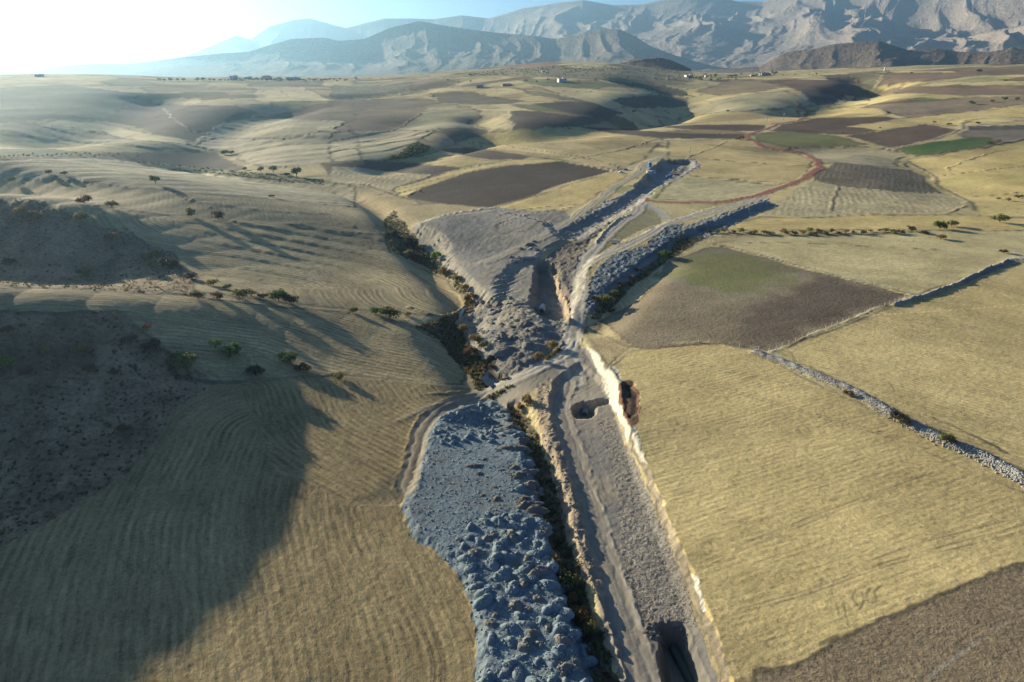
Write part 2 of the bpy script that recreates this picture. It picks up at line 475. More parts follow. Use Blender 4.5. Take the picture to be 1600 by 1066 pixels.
field('ploughed_field', (0.115, 0.09, 0.07), T('10', (470, 694), (600, 690), (760, 708), (885, 725), (850, 740), (700, 736), (560, 716)), None, 3, 0.04)
field('stubble_field', STRAW, T('10', (270, 745), (470, 702), (560, 718), (700, 738), (790, 742), (560, 776), (400, 765)), T('10', (300, 740), (700, 745)), 4, 0.06)
field('ploughed_field', (0.085, 0.07, 0.058), T('10', (10, 757), (150, 745), (350, 760), (562, 776), (440, 812), (250, 792), (60, 772)), None, 3, 0.04)
field('stubble_field', (0.42, 0.35, 0.20), T('10', (-40, 770), (60, 775), (250, 795), (430, 815), (240, 880), (150, 868), (-40, 845)), T('10', (0, 790), (240, 830)), 4, 0.06)
field('stubble_field', GOLD, T('10', (240, 882), (560, 780), (800, 742), (1000, 735), (1260, 792), (1130, 765), (1020, 748), (800, 763), (600, 798), (480, 838), (400, 868), (320, 912), (280, 910)), T('10', (320, 880), (900, 745)), 4, 0.08)
field('ploughed_field', (0.072, 0.056, 0.046), T('10', (320, 915), (400, 870), (480, 840), (600, 800), (800, 765), (1020, 750), (1130, 767), (1252, 795), (1100, 835), (950, 880), (850, 920), (740, 948), (700, 962), (600, 955), (450, 937)), T('10', (400, 900), (1200, 790)), 2.6, 0.06)
field('stubble_field', (0.56, 0.43, 0.18), T('10', (705, 967), (830, 930), (1000, 880), (1150, 830), (1290, 796), (1335, 810), (1200, 900), (1080, 962), (960, 1012), (870, 1070), (722, 1085), (728, 1010)), T('10', (760, 1000), (1200, 850)), 3.0, 0.05)
# --- right, far
field('brown_field', (0.27, 0.215, 0.14), T('20', (60, 420), (180, 398), (240, 368), (400, 380), (475, 402), (380, 424), (200, 442)), None, 4, 0.03)
field('ploughed_field', (0.15, 0.105, 0.08), T('20', (380, 374), (560, 368), (740, 374), (832, 400), (872, 430), (752, 452), (560, 422), (480, 396)), None, 3, 0.03)
field('scrub_bank', (0.13, 0.105, 0.075), T('20', (668, 350), (780, 344), (832, 368), (812, 386), (700, 376)), None, 3, 0.02)
field('scrub_bank', (0.12, 0.10, 0.075), T('20', (556, 418), (640, 420), (765, 460), (700, 482), (630, 490), (590, 450)), None, 3, 0.02)
field('pasture_slope', (0.19, 0.165, 0.09), T('20', (780, 342), (900, 335), (1000, 345), (900, 400), (872, 415), (835, 370)), None, 3, 0.02)
field('brown_field', (0.22, 0.165, 0.12), T('20', (980, 330), (1300, 318), (1660, 305), (1660, 345), (1380, 350), (1200, 372), (1000, 395), (920, 400)), None, 4, 0.02)
field('stubble_field', GOLD, T('20', (960, 328), (1300, 330), (1280, 336), (1000, 338)), None, 4, 0.02)
field('brown_field', (0.23, 0.165, 0.115), T('20', (870, 432), (1100, 402), (1660, 392), (1660, 440), (1350, 440), (1000, 430), (800, 466)), None, 4, 0.03)
field('stubble_field', GOLD, T('20', (880, 412), (1060, 382), (1225, 374), (1100, 392), (960, 418)), None, 4, 0.02)
field('stubble_field', (0.53, 0.43, 0.19), T('20', (960, 440), (1100, 430), (1360, 445), (1200, 462), (1030, 468), (640, 505), (700, 490), (800, 468), (900, 462)), None, 4, 0.03)
field('stubble_field', GOLD, T('20', (600, 515), (780, 498), (900, 500), (990, 525), (900, 540), (600, 552)), T('20', (600, 540), (950, 515)), 4, 0.03)
field('brown_field', (0.26, 0.21, 0.15), T('20', (860, 490), (1100, 470), (1360, 452), (1660, 440), (1660, 480), (1300, 520), (1080, 545), (980, 525), (920, 500)), T('20', (900, 500), (1600, 460)), 4, 0.04)
field('stubble_field', GOLD, T('20', (765, 590), (1000, 552), (1300, 522), (1660, 490), (1660, 545), (1400, 545), (1310, 575), (1150, 572), (930, 605)), T('20', (800, 590), (1600, 520)), 4, 0.03)
field('stubble_field', STRAW, T('20', (0, 545), (230, 520), (540, 500), (580, 550), (480, 570), (400, 582), (0, 575)), T('20', (0, 560), (500, 520)), 4, 0.04)
field('stubble_field', (0.35, 0.305, 0.175), T('20', (60, 500), (290, 440), (500, 420), (600, 470), (630, 492), (540, 498), (230, 520), (0, 535)), T('20', (100, 480), (500, 450)), 4, 0.04)
field('ploughed_field', (0.11, 0.078, 0.06), T('20', (480, 580), (620, 552), (950, 540), (1005, 550), (780, 586), (932, 605), (860, 626), (760, 626), (560, 612), (430, 606)), None, 3, 0.04)
field('ploughed_field', (0.125, 0.09, 0.07), T('20', (780, 631), (930, 610), (1150, 576), (1290, 602), (1200, 640), (1000, 687), (900, 660)), T('20', (900, 650), (1250, 590)), 3, 0.05)
field('green_field', (0.155, 0.165, 0.06), T('20', (345, 622), (440, 610), (600, 615), (760, 635), (860, 668), (700, 682), (500, 682), (380, 652)), T('20', (400, 630), (800, 665)), 4, 0.02)
field('green_field', LUSH, T('20', (1015, 692), (1150, 665), (1300, 645), (1440, 638), (1455, 665), (1350, 692), (1200, 712), (1090, 717)), None, 4, 0.03)
field('brown_field', (0.22, 0.195, 0.16), T('20', (1290, 622), (1350, 603), (1660, 600), (1660, 640), (1500, 668), (1440, 640), (1330, 640)), None, 3, 0.04)
field('scrub_bank', (0.12, 0.105, 0.085), T('20', (1330, 585), (1660, 578), (1660, 600), (1340, 604)), None, 3, 0.02)  # dark strip: this bank's shade is put into its colour
field('ploughed_field', (0.085, 0.066, 0.055), T('20', (-480, 586), (-250, 600), (0, 618), (300, 621), (335, 640), (0, 642), (-160, 630), (-350, 612)), None, 3, 0.03)
field('ploughed_field', (0.105, 0.075, 0.06), T('20', (-90, 586), (120, 578), (400, 578), (385, 602), (330, 607), (0, 597)), None, 3, 0.03)
field('stubble_field', STRAW, T('20', (-60, 650), (320, 645), (400, 685), (560, 715), (620, 745), (600, 800), (500, 852), (300, 832), (0, 805), (60, 760), (-40, 740)), T('20', (0, 760), (600, 770)), 4, 0.04)
field('stubble_field', (0.36, 0.305, 0.18), T('20', (500, 692), (700, 685), (880, 690), (1065, 712), (1000, 740), (1000, 772), (860, 766), (740, 752), (670, 762), (640, 735), (580, 707)), T('20', (520, 730), (1000, 740)), 4, 0.05)
field('ploughed_field', (0.16, 0.14, 0.108), T('20', (640, 800), (740, 755), (870, 766), (1080, 790), (1140, 820), (1160, 860), (1205, 892), (1000, 887), (800, 868), (620, 832)), T('20', (860, 766), (850, 820), (830, 868)), 4.5, 0.22)
field('stubble_field', (0.39, 0.33, 0.19), T('20', (380, 1000), (480, 920), (620, 835), (800, 870), (1000, 890), (1205, 895), (1330, 930), (1310, 960), (1180, 990), (900, 985), (600, 1005)), T('20', (700, 870), (730, 930), (720, 1000)), 4.5, 0.13)
field('stubble_field', GOLD, T('20', (1050, 740), (1200, 720), (1440, 680), (1660, 640), (1660, 1010), (1400, 1000), (1350, 930), (1220, 880), (1170, 830), (1130, 790)), T('20', (1200, 860), (1600, 780)), 4, 0.04)
field('stubble_field', (0.40, 0.345, 0.19), T('20', (0, 820), (380, 850), (480, 865), (300, 918), (150, 935), (0, 930), (-110, 920), (-60, 870)), T('20', (0, 900), (400, 860)), 4, 0.12)
field('stubble_field', GOLD, T('20', (380, 1005), (600, 1010), (1000, 995), (1300, 995), (1660, 1010), (1660, 1066), (100, 1066)), T('20', (300, 1040), (1500, 1020)), 4, 0.06)
field('green_field', (0.16, 0.20, 0.06), T('20', (1030, 461), (1120, 452), (1205, 458), (1130, 469)), None, 4, 0.02)
# --- right, near
field('stubble_field', (0.47, 0.395, 0.20), T('21', (140, 90), (400, 55), (900, 50), (1180, 30), (1660, 30), (1660, 160), (1540, 170), (1290, 260), (1100, 325), (900, 285), (650, 215), (430, 160), (250, 110)), T('21', (500, 150), (1300, 230)), 3, 0.05)
field('brown_field', (0.215, 0.18, 0.13), [(930, 518), (942, 500), (1000, 470), (1030, 440), (1040, 412), (1100, 388), (1128, 386), (1262, 423), (1296, 430), (1418, 461), (1414, 466), (1364, 485), (1283, 515), (1202, 549), (1171, 543), (1126, 535), (1080, 540), (1000, 545), (975, 540)], T('21', (0, 450), (250, 400)), 1.6, 0.05)
field('ploughed_field', (0.125, 0.102, 0.082), T('21', (590, 218), (700, 235), (1062, 328), (1050, 345), (900, 400), (660, 490), (420, 590), (330, 572), (195, 548), (250, 440), (330, 350), (450, 320), (580, 262)), T('21', (250, 500), (1000, 350)), 1.6, 0.05, soft=9.0)
field('green_field', (0.15, 0.155, 0.06), [(1015, 435), (1040, 412), (1100, 388), (1128, 386), (1172, 398), (1230, 415), (1262, 423), (1256, 438), (1195, 462), (1155, 470), (1110, 455), (1060, 443)], T('21', (0, 450), (250, 400)), 1.6, 0.05, soft=12.0)
field('brown_field', (0.36, 0.30, 0.18), [(912, 512), (942, 500), (985, 540), (960, 560), (950, 575), (930, 545)], None, 1.6, 0.05)
field('stubble_field', (0.465, 0.362, 0.165), [(955, 575), (985, 548), (1080, 540), (1128, 537), (1180, 550), (1250, 590), (1330, 625), (1420, 670), (1510, 705), (1700, 790), (1700, 860), (1500, 915), (1375, 965), (1310, 1000), (1240, 1040), (1175, 1055), (1140, 1085), (1100, 990), (1060, 880), (1010, 750), (985, 690), (990, 640), (975, 600)], T('22', (200, 480), (1400, 60)), 1.7, 0.05)
field('stubble_field', (0.475, 0.374, 0.172), [(1212, 548), (1290, 520), (1380, 485), (1420, 465), (1500, 440), (1590, 412), (1700, 395), (1700, 770), (1600, 735), (1480, 680), (1400, 640), (1300, 592)], T('21', (500, 620), (1500, 900)), 1.8, 0.05)
field('ploughed_field', (0.205, 0.165, 0.115), T('22', (345, 1010), (540, 982), (740, 872), (940, 772), (1140, 692), (1350, 602), (1700, 480), (1700, 1130), (345, 1130)), T('22', (560, 980), (760, 1066)), 1.7, 0.05)
# --- left, near
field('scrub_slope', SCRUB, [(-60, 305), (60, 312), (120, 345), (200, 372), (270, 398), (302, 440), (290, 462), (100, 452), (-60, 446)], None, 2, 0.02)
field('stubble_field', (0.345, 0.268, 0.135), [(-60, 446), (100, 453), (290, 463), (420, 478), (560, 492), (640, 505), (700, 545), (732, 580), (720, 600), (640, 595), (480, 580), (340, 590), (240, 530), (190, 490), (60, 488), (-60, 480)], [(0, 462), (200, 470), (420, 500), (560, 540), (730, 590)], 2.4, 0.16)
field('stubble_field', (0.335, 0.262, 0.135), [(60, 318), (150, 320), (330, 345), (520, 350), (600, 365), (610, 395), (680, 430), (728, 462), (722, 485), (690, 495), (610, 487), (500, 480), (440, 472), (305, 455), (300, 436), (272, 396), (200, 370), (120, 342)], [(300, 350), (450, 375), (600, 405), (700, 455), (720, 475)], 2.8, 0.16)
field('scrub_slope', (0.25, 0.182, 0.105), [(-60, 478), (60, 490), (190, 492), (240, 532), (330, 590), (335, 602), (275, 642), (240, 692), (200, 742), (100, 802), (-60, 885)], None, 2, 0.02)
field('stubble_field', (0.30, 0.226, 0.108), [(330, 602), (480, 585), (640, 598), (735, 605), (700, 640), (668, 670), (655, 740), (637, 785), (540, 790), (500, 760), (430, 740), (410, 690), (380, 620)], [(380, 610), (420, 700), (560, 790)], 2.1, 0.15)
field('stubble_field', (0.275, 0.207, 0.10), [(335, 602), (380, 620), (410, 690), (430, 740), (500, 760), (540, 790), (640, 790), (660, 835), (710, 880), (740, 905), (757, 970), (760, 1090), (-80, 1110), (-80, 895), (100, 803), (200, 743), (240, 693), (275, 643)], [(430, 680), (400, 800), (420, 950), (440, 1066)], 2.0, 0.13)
field('painted_shade_patch', (0.15, 0.125, 0.07), [(543, 786), (575, 762), (605, 742), (640, 715), (658, 722), (648, 755), (636, 788)], [(380, 610), (420, 700), (560, 790)], 2.1, 0.15, soft=4.0)  # wedge of shade beside the spoil tip, painted as darker stubble colour
# --- the works
field('spoil_ground', SPOIL, [(772, 624), (730, 630), (690, 650), (671, 676), (668, 702), (655, 742), (637, 785), (650, 832), (700, 862), (735, 902), (752, 960), (760, 1000), (750, 1090), (935, 1090), (908, 1000), (888, 950), (872, 905), (866, 870), (850, 820), (836, 755), (815, 695), (795, 645)], None, 1.5, 0.02)
field('ditch_bank', (0.13, 0.11, 0.075), [(792, 632), (812, 640), (836, 672), (856, 730), (872, 770), (886, 830), (900, 880), (922, 950), (945, 1000), (975, 1090), (935, 1090), (908, 1000), (888, 950), (872, 905), (866, 870), (850, 820), (836, 755), (815, 695), (795, 645)], None, 1.5, 0.02)
field('clay_bank', CLAY, [(850, 592), (872, 590), (882, 600), (860, 640), (872, 690), (892, 745), (908, 800), (922, 850), (938, 900), (915, 915), (900, 880), (886, 830), (876, 790), (862, 730), (845, 690), (838, 640), (838, 605)], None, 1.5, 0.02)
field('haul_ground', (0.252, 0.22, 0.17), [(872, 590), (900, 545), (922, 545), (940, 590), (957, 640), (975, 690), (1000, 745), (1036, 835), (1070, 920), (1100, 1000), (1130, 1090), (975, 1090), (948, 1000), (935, 940), (925, 880), (908, 800), (892, 745), (872, 690), (858, 640)], None, 1.5, 0.02)
field('rough_gravel', (0.255, 0.225, 0.178), [(935, 660), (950, 650), (962, 672), (985, 710), (1006, 755), (1040, 835), (1074, 920), (1095, 985), (1040, 975), (1010, 985), (985, 930), (975, 880), (970, 820), (962, 760), (945, 700)], None, 1.5, 0.02)
field('chalk_face', CHALK, [(914, 542), (930, 550), (946, 572), (962, 572), (972, 590), (978, 620), (994, 672), (1004, 700), (1010, 725), (1000, 722), (985, 700), (968, 660), (955, 625), (940, 590), (922, 562)], None, 1.5, 0.02)
field('chalk_face', CHALK, [(1083, 896), (1089, 900), (1100, 930), (1108, 955), (1102, 955), (1091, 925)], None, 1.5, 0.02)
field('haul_ground', (0.26, 0.225, 0.165), [(762, 618), (800, 600), (850, 574), (882, 556), (895, 560), (878, 590), (852, 594), (838, 606), (820, 626), (800, 636), (772, 628)], None, 1.5, 0.02)
field('burnt_pit', (0.16, 0.085, 0.05), [(968, 600), (976, 594), (988, 594), (998, 610), (1001, 640), (994, 662), (984, 668), (974, 655), (970, 630)], None, 1.5, 0.02)
field('burnt_pit', (0.035, 0.024, 0.018), [(973, 602), (984, 598), (993, 612), (996, 638), (988, 658), (982, 652), (986, 628), (979, 620)], None, 1.5, 0.02)
field('fill_platform', (0.255, 0.232, 0.188), [(640, 372), (650, 349), (690, 336), (770, 324), (842, 330), (880, 330), (905, 360), (880, 378), (850, 395), (845, 430), (838, 470), (780, 475), (745, 482), (722, 440), (700, 425), (672, 398)], None, 1.5, 0.02)
field('works_ground', (0.22, 0.198, 0.16), [(745, 482), (780, 470), (838, 465), (842, 420), (858, 400), (905, 370), (912, 400), (905, 470), (890, 520), (880, 540), (850, 560), (800, 600), (775, 590), (755, 560), (720, 530), (712, 510)], None, 1.5, 0.02)
field('works_ground', (0.19, 0.158, 0.122), [(860, 420), (872, 390), (905, 370), (945, 330), (985, 310), (1000, 318), (940, 355), (915, 385), (906, 430), (902, 470), (896, 500), (884, 480), (872, 450)], None, 1.5, 0.02)
field('canal_cut', (0.27, 0.265, 0.24), [(880, 372), (900, 345), (945, 316), (980, 298), (1005, 280), (1022, 262), (1040, 250), (1088, 248), (1094, 262), (1062, 278), (1030, 294), (1005, 308), (985, 320), (940, 345), (905, 372)], None, 1.5, 0.02)
field('olive_patch', (0.21, 0.19, 0.105), [(930, 385), (945, 352), (985, 330), (1015, 322), (1035, 335), (1030, 350), (990, 365), (960, 380), (935, 400)], None, 2.5, 0.05)
field('rubble_bank', (0.15, 0.17, 0.175), [(915, 478), (920, 445), (935, 415), (965, 395), (1010, 382), (1045, 352), (1072, 350), (1062, 366), (1030, 395), (1008, 408), (985, 428), (965, 440), (945, 462), (925, 490)], None, 1.5, 0.02)
field('rubble_bank', (0.25, 0.25, 0.225), [(1062, 366), (1075, 352), (1120, 335), (1195, 312), (1215, 320), (1165, 342), (1105, 372), (1085, 378)], None, 1.5, 0.02)
field('stream_bank', (0.15, 0.125, 0.07), [(640, 352), (655, 380), (680, 405), (708, 430), (735, 455), (740, 478), (712, 505), (730, 535), (760, 565), (775, 590), (800, 605), (770, 625), (745, 608), (720, 570), (690, 535), (650, 510), (690, 497), (728, 486), (730, 462), (690, 432), (650, 410), (615, 395), (604, 370), (600, 345), (612, 330)], None, 1.5, 0.02)
field('gully_bank', (0.18, 0.145, 0.08), [(1105, 372), (1085, 380), (1060, 398), (1020, 425), (985, 452), (955, 482), (935, 500), (920, 495), (940, 470), (970, 445), (1005, 420), (1040, 398), (1062, 372)], None, 2, 0.02)
field('grass_patch', (0.30, 0.25, 0.10), [(775, 592), (800, 590), (850, 565), (878, 545), (885, 555), (850, 575), (800, 605), (780, 612)], None, 1.5, 0.04)
field('stream_bed', (0.06, 0.055, 0.045), [(772, 550), (782, 552), (775, 566), (772, 580), (790, 590), (778, 602), (762, 606), (754, 595), (758, 575), (760, 560)], None, 1.5, 0.0)
field('stream_bed', (0.06, 0.055, 0.045), [(700, 513), (706, 508), (714, 497), (722, 488), (726, 489), (716, 502), (708, 515), (702, 520)], None, 1.5, 0.0)
NF0 = len(F)

# roads and lines: name (None = a line in whatever ground it crosses), colour, width m, pixels, height, profile strength
S = []
def stroke(name, col, w, pts, h=0.0, strength=1.0, tracks=False, smooth=True):
    w = max(w, 0.5)
    S.append(dict(name=name, col=col, w=w, pts=pts, h=h, k=strength, tracks=tracks))
ROADC = (0.335, 0.30, 0.235)
stroke('red_dirt_road', (0.25, 0.108, 0.072), 7.0, T('20', (545, 470), (575, 500), (590, 525), (575, 552), (480, 572), (420, 592), (345, 614), (320, 632), (345, 655), (400, 682), (470, 697), (560, 712), (612, 727), (648, 758), (640, 790), (592, 820), (500, 862), (420, 886), (300, 920), (150, 938), (0, 940), (-90, 935), (-170, 925)), 0.4, 1.0, True)
stroke('dirt_road', ROADC, 8.0, [(898, 600), (893, 570), (892, 540), (897, 510), (903, 480), (906, 440), (910, 415), (925, 392), (950, 365), (975, 345), (990, 335), (1005, 318)], 0.2, 1.0, True)
stroke('dirt_road', ROADC, 7.0, [(905, 430), (925, 408), (960, 392), (1010, 370), (1045, 350), (1100, 333), (1160, 318), (1195, 308)], 0.1, 1.0, True)
stroke('dirt_road', (0.36, 0.34, 0.29), 7.0, [(1000, 314), (1020, 325), (1040, 342)], 0.0, 0.9)
stroke('dirt_road', (0.38, 0.34, 0.27), 6.0, [(896, 535), (882, 558), (850, 572), (815, 590), (780, 605), (745, 620)], 0.3, 1.0, True)
stroke('dirt_road', (0.245, 0.205, 0.14), 5.5, [(745, 620), (702, 634), (673, 653), (655, 685), (643, 730), (636, 765)], 0.0, 0.9, True)
stroke('dirt_road', (0.33, 0.285, 0.21), 7.0, [(760, 410), (820, 385), (870, 360), (910, 330), (945, 305), (975, 283), (995, 270), (1010, 255), (1040, 245), (1075, 243)], 0.3, 0.8, True)
stroke('dirt_track', (0.235, 0.205, 0.16), 6.0, [(885, 600), (875, 640), (885, 680), (905, 740), (925, 800), (945, 870), (965, 940), (990, 1010), (1010, 1085)], 0.0, 0.8, True)
# field edges, tracks and banks
EDGE = (0.17, 0.135, 0.085)
DEDGE = (0.11, 0.095, 0.06)
for t, p, w, c in [
    ('00', [(170, 572), (300, 585), (480, 610), (560, 645), (860, 668)], 2.5, DEDGE), ('00', [(760, 500), (800, 550), (870, 595), (940, 620)], 3.5, (0.5, 0.43, 0.30)),
    ('00', [(1000, 640), (1340, 643), (1480, 610), (1600, 565)], 2.0, EDGE), ('00', [(0, 738), (150, 735), (420, 728), (650, 765)], 3, DEDGE),
    ('00', [(0, 850), (250, 840), (500, 860), (760, 880), (870, 930), (1000, 945), (1300, 980), (1600, 995)], 2.0, EDGE),
    ('00', [(270, 915), (450, 950), (700, 985), (950, 1020), (1300, 1060)], 2.0, EDGE), ('00', [(770, 870), (880, 920), (980, 965)], 1.8, EDGE),
    ('00', [(910, 430), (1200, 428), (1190, 405)], 3, DEDGE), ('00', [(1280, 405), (1340, 450)], 3, DEDGE), ('00', [(1410, 405), (1430, 435), (1550, 468)], 3, DEDGE),
    ('00', [(0, 460), (150, 490), (380, 545)], 2.5, DEDGE), ('00', [(600, 470), (540, 520), (475, 560)], 7, DEDGE), ('00', [(1190, 520), (1100, 550), (1010, 575), (1000, 600), (940, 625), (880, 660)], 6, DEDGE),
    ('10', [(250, 605), (330, 555), (395, 510)], 2.5, (0.4, 0.34, 0.22)), ('10', [(800, 515), (788, 550), (815, 598)], 4, (0.52, 0.44, 0.27)),
    ('10', [(0, 612), (250, 607), (450, 607)], 3, DEDGE), ('10', [(610, 560), (640, 590), (690, 605)], 6, (0.36, 0.30, 0.17)),
    ('10', [(560, 670), (700, 665), (850, 690), (1100, 725), (1300, 770), (1390, 785)], 2.2, EDGE), ('10', [(1070, 735), (1200, 715), (1330, 690), (1490, 640)], 3, EDGE),
    ('10', [(240, 880), (340, 840), (430, 812)], 3, EDGE), ('10', [(460, 470), (430, 440)], 3, (0.4, 0.33, 0.2)), ('10', [(880, 472), (1050, 462)], 4, DEDGE),
    ('10', [(1040, 740), (1130, 765), (1280, 795)], 3, (0.45, 0.37, 0.2)), ('10', [(730, 1000), (900, 965), (1100, 945)], 2.4, EDGE), ('10', [(720, 1040), (900, 990), (1080, 960)], 1.6, EDGE),
    ('10', [(0, 850), (100, 855), (180, 880), (230, 900), (330, 925)], 4, DEDGE), ('10', [(1030, 425), (1150, 425), (1250, 415)], 3, EDGE),
    ('20', [(40, 730), (230, 655)], 1.8, EDGE), ('20', [(100, 735), (350, 755), (620, 770)], 2.5, EDGE), ('20', [(0, 810), (300, 838), (470, 855)], 3.0, DEDGE),
    ('20', [(500, 685), (700, 680), (880, 680), (1060, 712)], 4.0, DEDGE), ('20', [(700, 980), (730, 880), (745, 860)], 2.4, EDGE), ('20', [(620, 835), (800, 868), (1000, 888), (1200, 893)], 3.0, EDGE),
    ('20', [(250, 520), (420, 500), (540, 495)], 2.5, EDGE), ('20', [(780, 630), (930, 605), (1160, 572), (1330, 545)], 3.5, (0.36, 0.29, 0.17)),
    ('20', [(1000, 690), (1200, 640), (1290, 605), (1330, 560), (1430, 545)], 5, (0.33, 0.27, 0.17)), ('20', [(1090, 722), (1250, 705), (1440, 680), (1600, 645)], 5, DEDGE),
    ('20', [(1000, 740), (1060, 765), (1130, 790), (1180, 820), (1190, 860), (1250, 890), (1330, 930), (1330, 960)], 5, (0.40, 0.31, 0.16)), ('20', [(1060, 725), (1010, 740), (1040, 770)], 5, DEDGE),
    ('20', [(1230, 810), (1400, 790), (1600, 770)], 2.5, EDGE), ('20', [(1380, 912), (1600, 890)], 2.5, EDGE), ('20', [(1240, 790), (1330, 745), (1450, 705)], 2.2, EDGE),
    ('20', [(600, 1005), (900, 990), (1200, 992), (1330, 960)], 3.0, (0.30, 0.23, 0.12)), ('20', [(1000, 530), (1300, 520), (1600, 480)], 3.5, EDGE), ('20', [(850, 435), (1080, 400), (1225, 375)], 4, EDGE),
    ('20', [(1400, 545), (1600, 545)], 3, EDGE), ('20', [(500, 400), (590, 450), (630, 488)], 7, (0.43, 0.33, 0.2)), ('20', [(920, 345), (935, 365), (905, 400)], 6, (0.45, 0.37, 0.24)),
    ('21', [(140, 60), (420, 48), (700, 45), (900, 45), (1150, 35)], 4.5, (0.20, 0.155, 0.08)), ('21', [(270, 85), (700, 95), (1200, 120)], 1.2, EDGE),
    ('21', [(150, 90), (430, 155), (700, 232), (1060, 322)], 2.2, (0.52, 0.41, 0.2)), ('21', [(420, 595), (660, 495), (900, 400), (1060, 340)], 2.0, (0.60, 0.49, 0.27)),
    ('21', [(1060, 340), (1150, 320), (1300, 265), (1420, 215), (1560, 165)], 3.5, (0.33, 0.285, 0.2)), ('21', [(0, 555), (150, 548), (280, 575), (360, 592)], 2.0, (0.5, 0.37, 0.19)),
    ('21', [(0, 640), (250, 690), (500, 740), (750, 800), (850, 830)], 0.6, EDGE), ('21', [(0, 740), (200, 770), (450, 835), (700, 910), (950, 980), (1150, 1040)], 0.6, EDGE),
    ('21', [(0, 628), (250, 678), (500, 728), (740, 785)], 0.4, EDGE), ('21', [(0, 728), (200, 758), (450, 823), (700, 898), (950, 965)], 0.4, EDGE),
    ('21', [(190, 705), (260, 690)], 0.8, DEDGE), ('21', [(520, 590), (560, 650), (700, 670)], 0.8, EDGE), ('21', [(960, 720), (1000, 770), (970, 790)], 0.6, EDGE),
    ('21', [(1180, 900), (1400, 1000), (1520, 1060)], 1.6, DEDGE),
    ('22', [(130, 500), (400, 385), (700, 270), (1000, 160), (1190, 95)], 0.5, EDGE), ('22', [(160, 515), (430, 400), (720, 285)], 0.4, EDGE), ('22', [(200, 750), (600, 640), (1000, 500), (1600, 340)], 0.5, EDGE),
    ('22', [(200, 770), (600, 660), (1000, 520), (1600, 370)], 0.5, EDGE), ('22', [(800, 540), (1100, 430), (1600, 300)], 0.4, EDGE), ('22', [(1150, 0), (1400, 110), (1600, 190)], 0.8, EDGE),
    ('22', [(660, 890), (740, 850)], 0.8, DEDGE), ('22', [(820, 640), (808, 680), (830, 710)], 0.5, DEDGE), ('22', [(850, 650), (858, 690), (840, 730)], 0.45, DEDGE), ('22', [(890, 630), (870, 670), (890, 700), (930, 690)], 0.5, DEDGE),
    ('22', [(940, 620), (910, 650), (920, 680)], 0.4, DEDGE), ('22', [(730, 700), (745, 760)], 0.4, DEDGE), ('22', [(765, 700), (785, 800)], 0.4, DEDGE), ('22', [(530, 770), (505, 800), (510, 840)], 0.5, DEDGE),
    ('22', [(620, 760), (615, 800), (640, 820), (675, 790), (660, 765)], 0.5, DEDGE), ('22', [(450, 855), (410, 880), (415, 900)], 0.4, DEDGE),
    ('22', [(1420, 915), (1450, 880), (1510, 880), (1515, 915), (1470, 960), (1420, 915)], 0.4, DEDGE), ('22', [(1160, 1040), (1350, 900), (1600, 730)], 0.7, (0.3, 0.27, 0.22)),
    ('01', [(0, 300), (300, 295), (560, 305), (850, 330), (1000, 350), (1400, 395), (1600, 410)], 2.5, DEDGE), ('01', [(0, 400), (300, 415), (600, 415), (700, 470)], 1.5, DEDGE),
    ('01', [(780, 640), (820, 700), (1000, 730), (1250, 715), (1600, 690)], 2.5, DEDGE), ('01', [(560, 20), (700, 110), (830, 170), (900, 260)], 2.0, DEDGE),
    ('11', [(130, 80), (150, 120), (200, 150)], 0.8, DEDGE), ('11', [(150, 75), (170, 115), (225, 155)], 0.8, DEDGE), ('11', [(0, 40), (200, 45), (240, 30)], 2.0, DEDGE),
    ('11', [(390, 790), (560, 775), (670, 778)], 1.6, (0.2, 0.165, 0.105)), ('11', [(300, 900), (400, 860), (520, 830)], 5.0, (0.25, 0.21, 0.14)),
    ('11', [(1110, 570), (1118, 650), (1090, 740), (1050, 830), (1055, 900), (1100, 1000), (1130, 1066)], 0.6, (0.4, 0.33, 0.24)),
    ('12', [(1100, 0), (1160, 150), (1230, 290), (1270, 430), (1330, 640), (1390, 820)], 0.7, (0.42, 0.37, 0.28)),
    ('12', [(300, 0), (320, 60), (310, 120)], 0.9, (0.22, 0.18, 0.11)), ('12', [(360, 0), (345, 80), (350, 130)], 0.9, (0.22, 0.18, 0.11)),
]:
    stroke(None, c, w, T(t, *p), 0.0, 0.85)
for q_ in range(5):
    o_ = -10 + 11 * q_
    stroke(None, (0.16, 0.138, 0.105) if q_ % 2 else (0.33, 0.29, 0.22), 0.5, [(892 + o_ * 0.5, 610), (893 + o_ * 0.7, 660), (910 + o_ * 0.8, 720), (934 + o_, 800), (958 + o_, 880), (985 + o_, 960), (1008 + o_, 1030), (1020 + o_, 1080)], 0.0, 0.8)
# earth banks that stand up from the ground
for p, w, h, c in [
    ([(866, 600), (858, 625), (862, 655), (880, 705), (897, 757), (912, 815), (928, 880), (940, 930)], 2.2, 0.35, CLAY),
    ([(862, 425), (872, 455), (884, 485), (888, 505)], 2.2, 1.6, (0.42, 0.31, 0.19)),
    (T('21', (1000, 375), (1150, 325), (1300, 270), (1420, 220), (1540, 172)), 2.2, 1.3, (0.36, 0.32, 0.25)),
    (T('21', (360, 595), (480, 640), (600, 690), (800, 765), (950, 850), (1100, 935), (1250, 1010), (1400, 1066)) + [(1600, 748), (1660, 778)], 3.6, 0.9, (0.31, 0.30, 0.27)),
    ([(640, 480), (690, 495), (720, 486), (728, 470)], 2.0, 0.7, (0.30, 0.24, 0.13)),
    ([(650, 350), (690, 337), (735, 329), (772, 325)], 1.6, 0.5, (0.42, 0.44, 0.42)),
    ([(930, 380), (945, 360), (965, 345), (985, 335)], 1.2, 0.8, (0.5, 0.44, 0.32)),
]:
    stroke('*', c, w, p, h, 1.0)

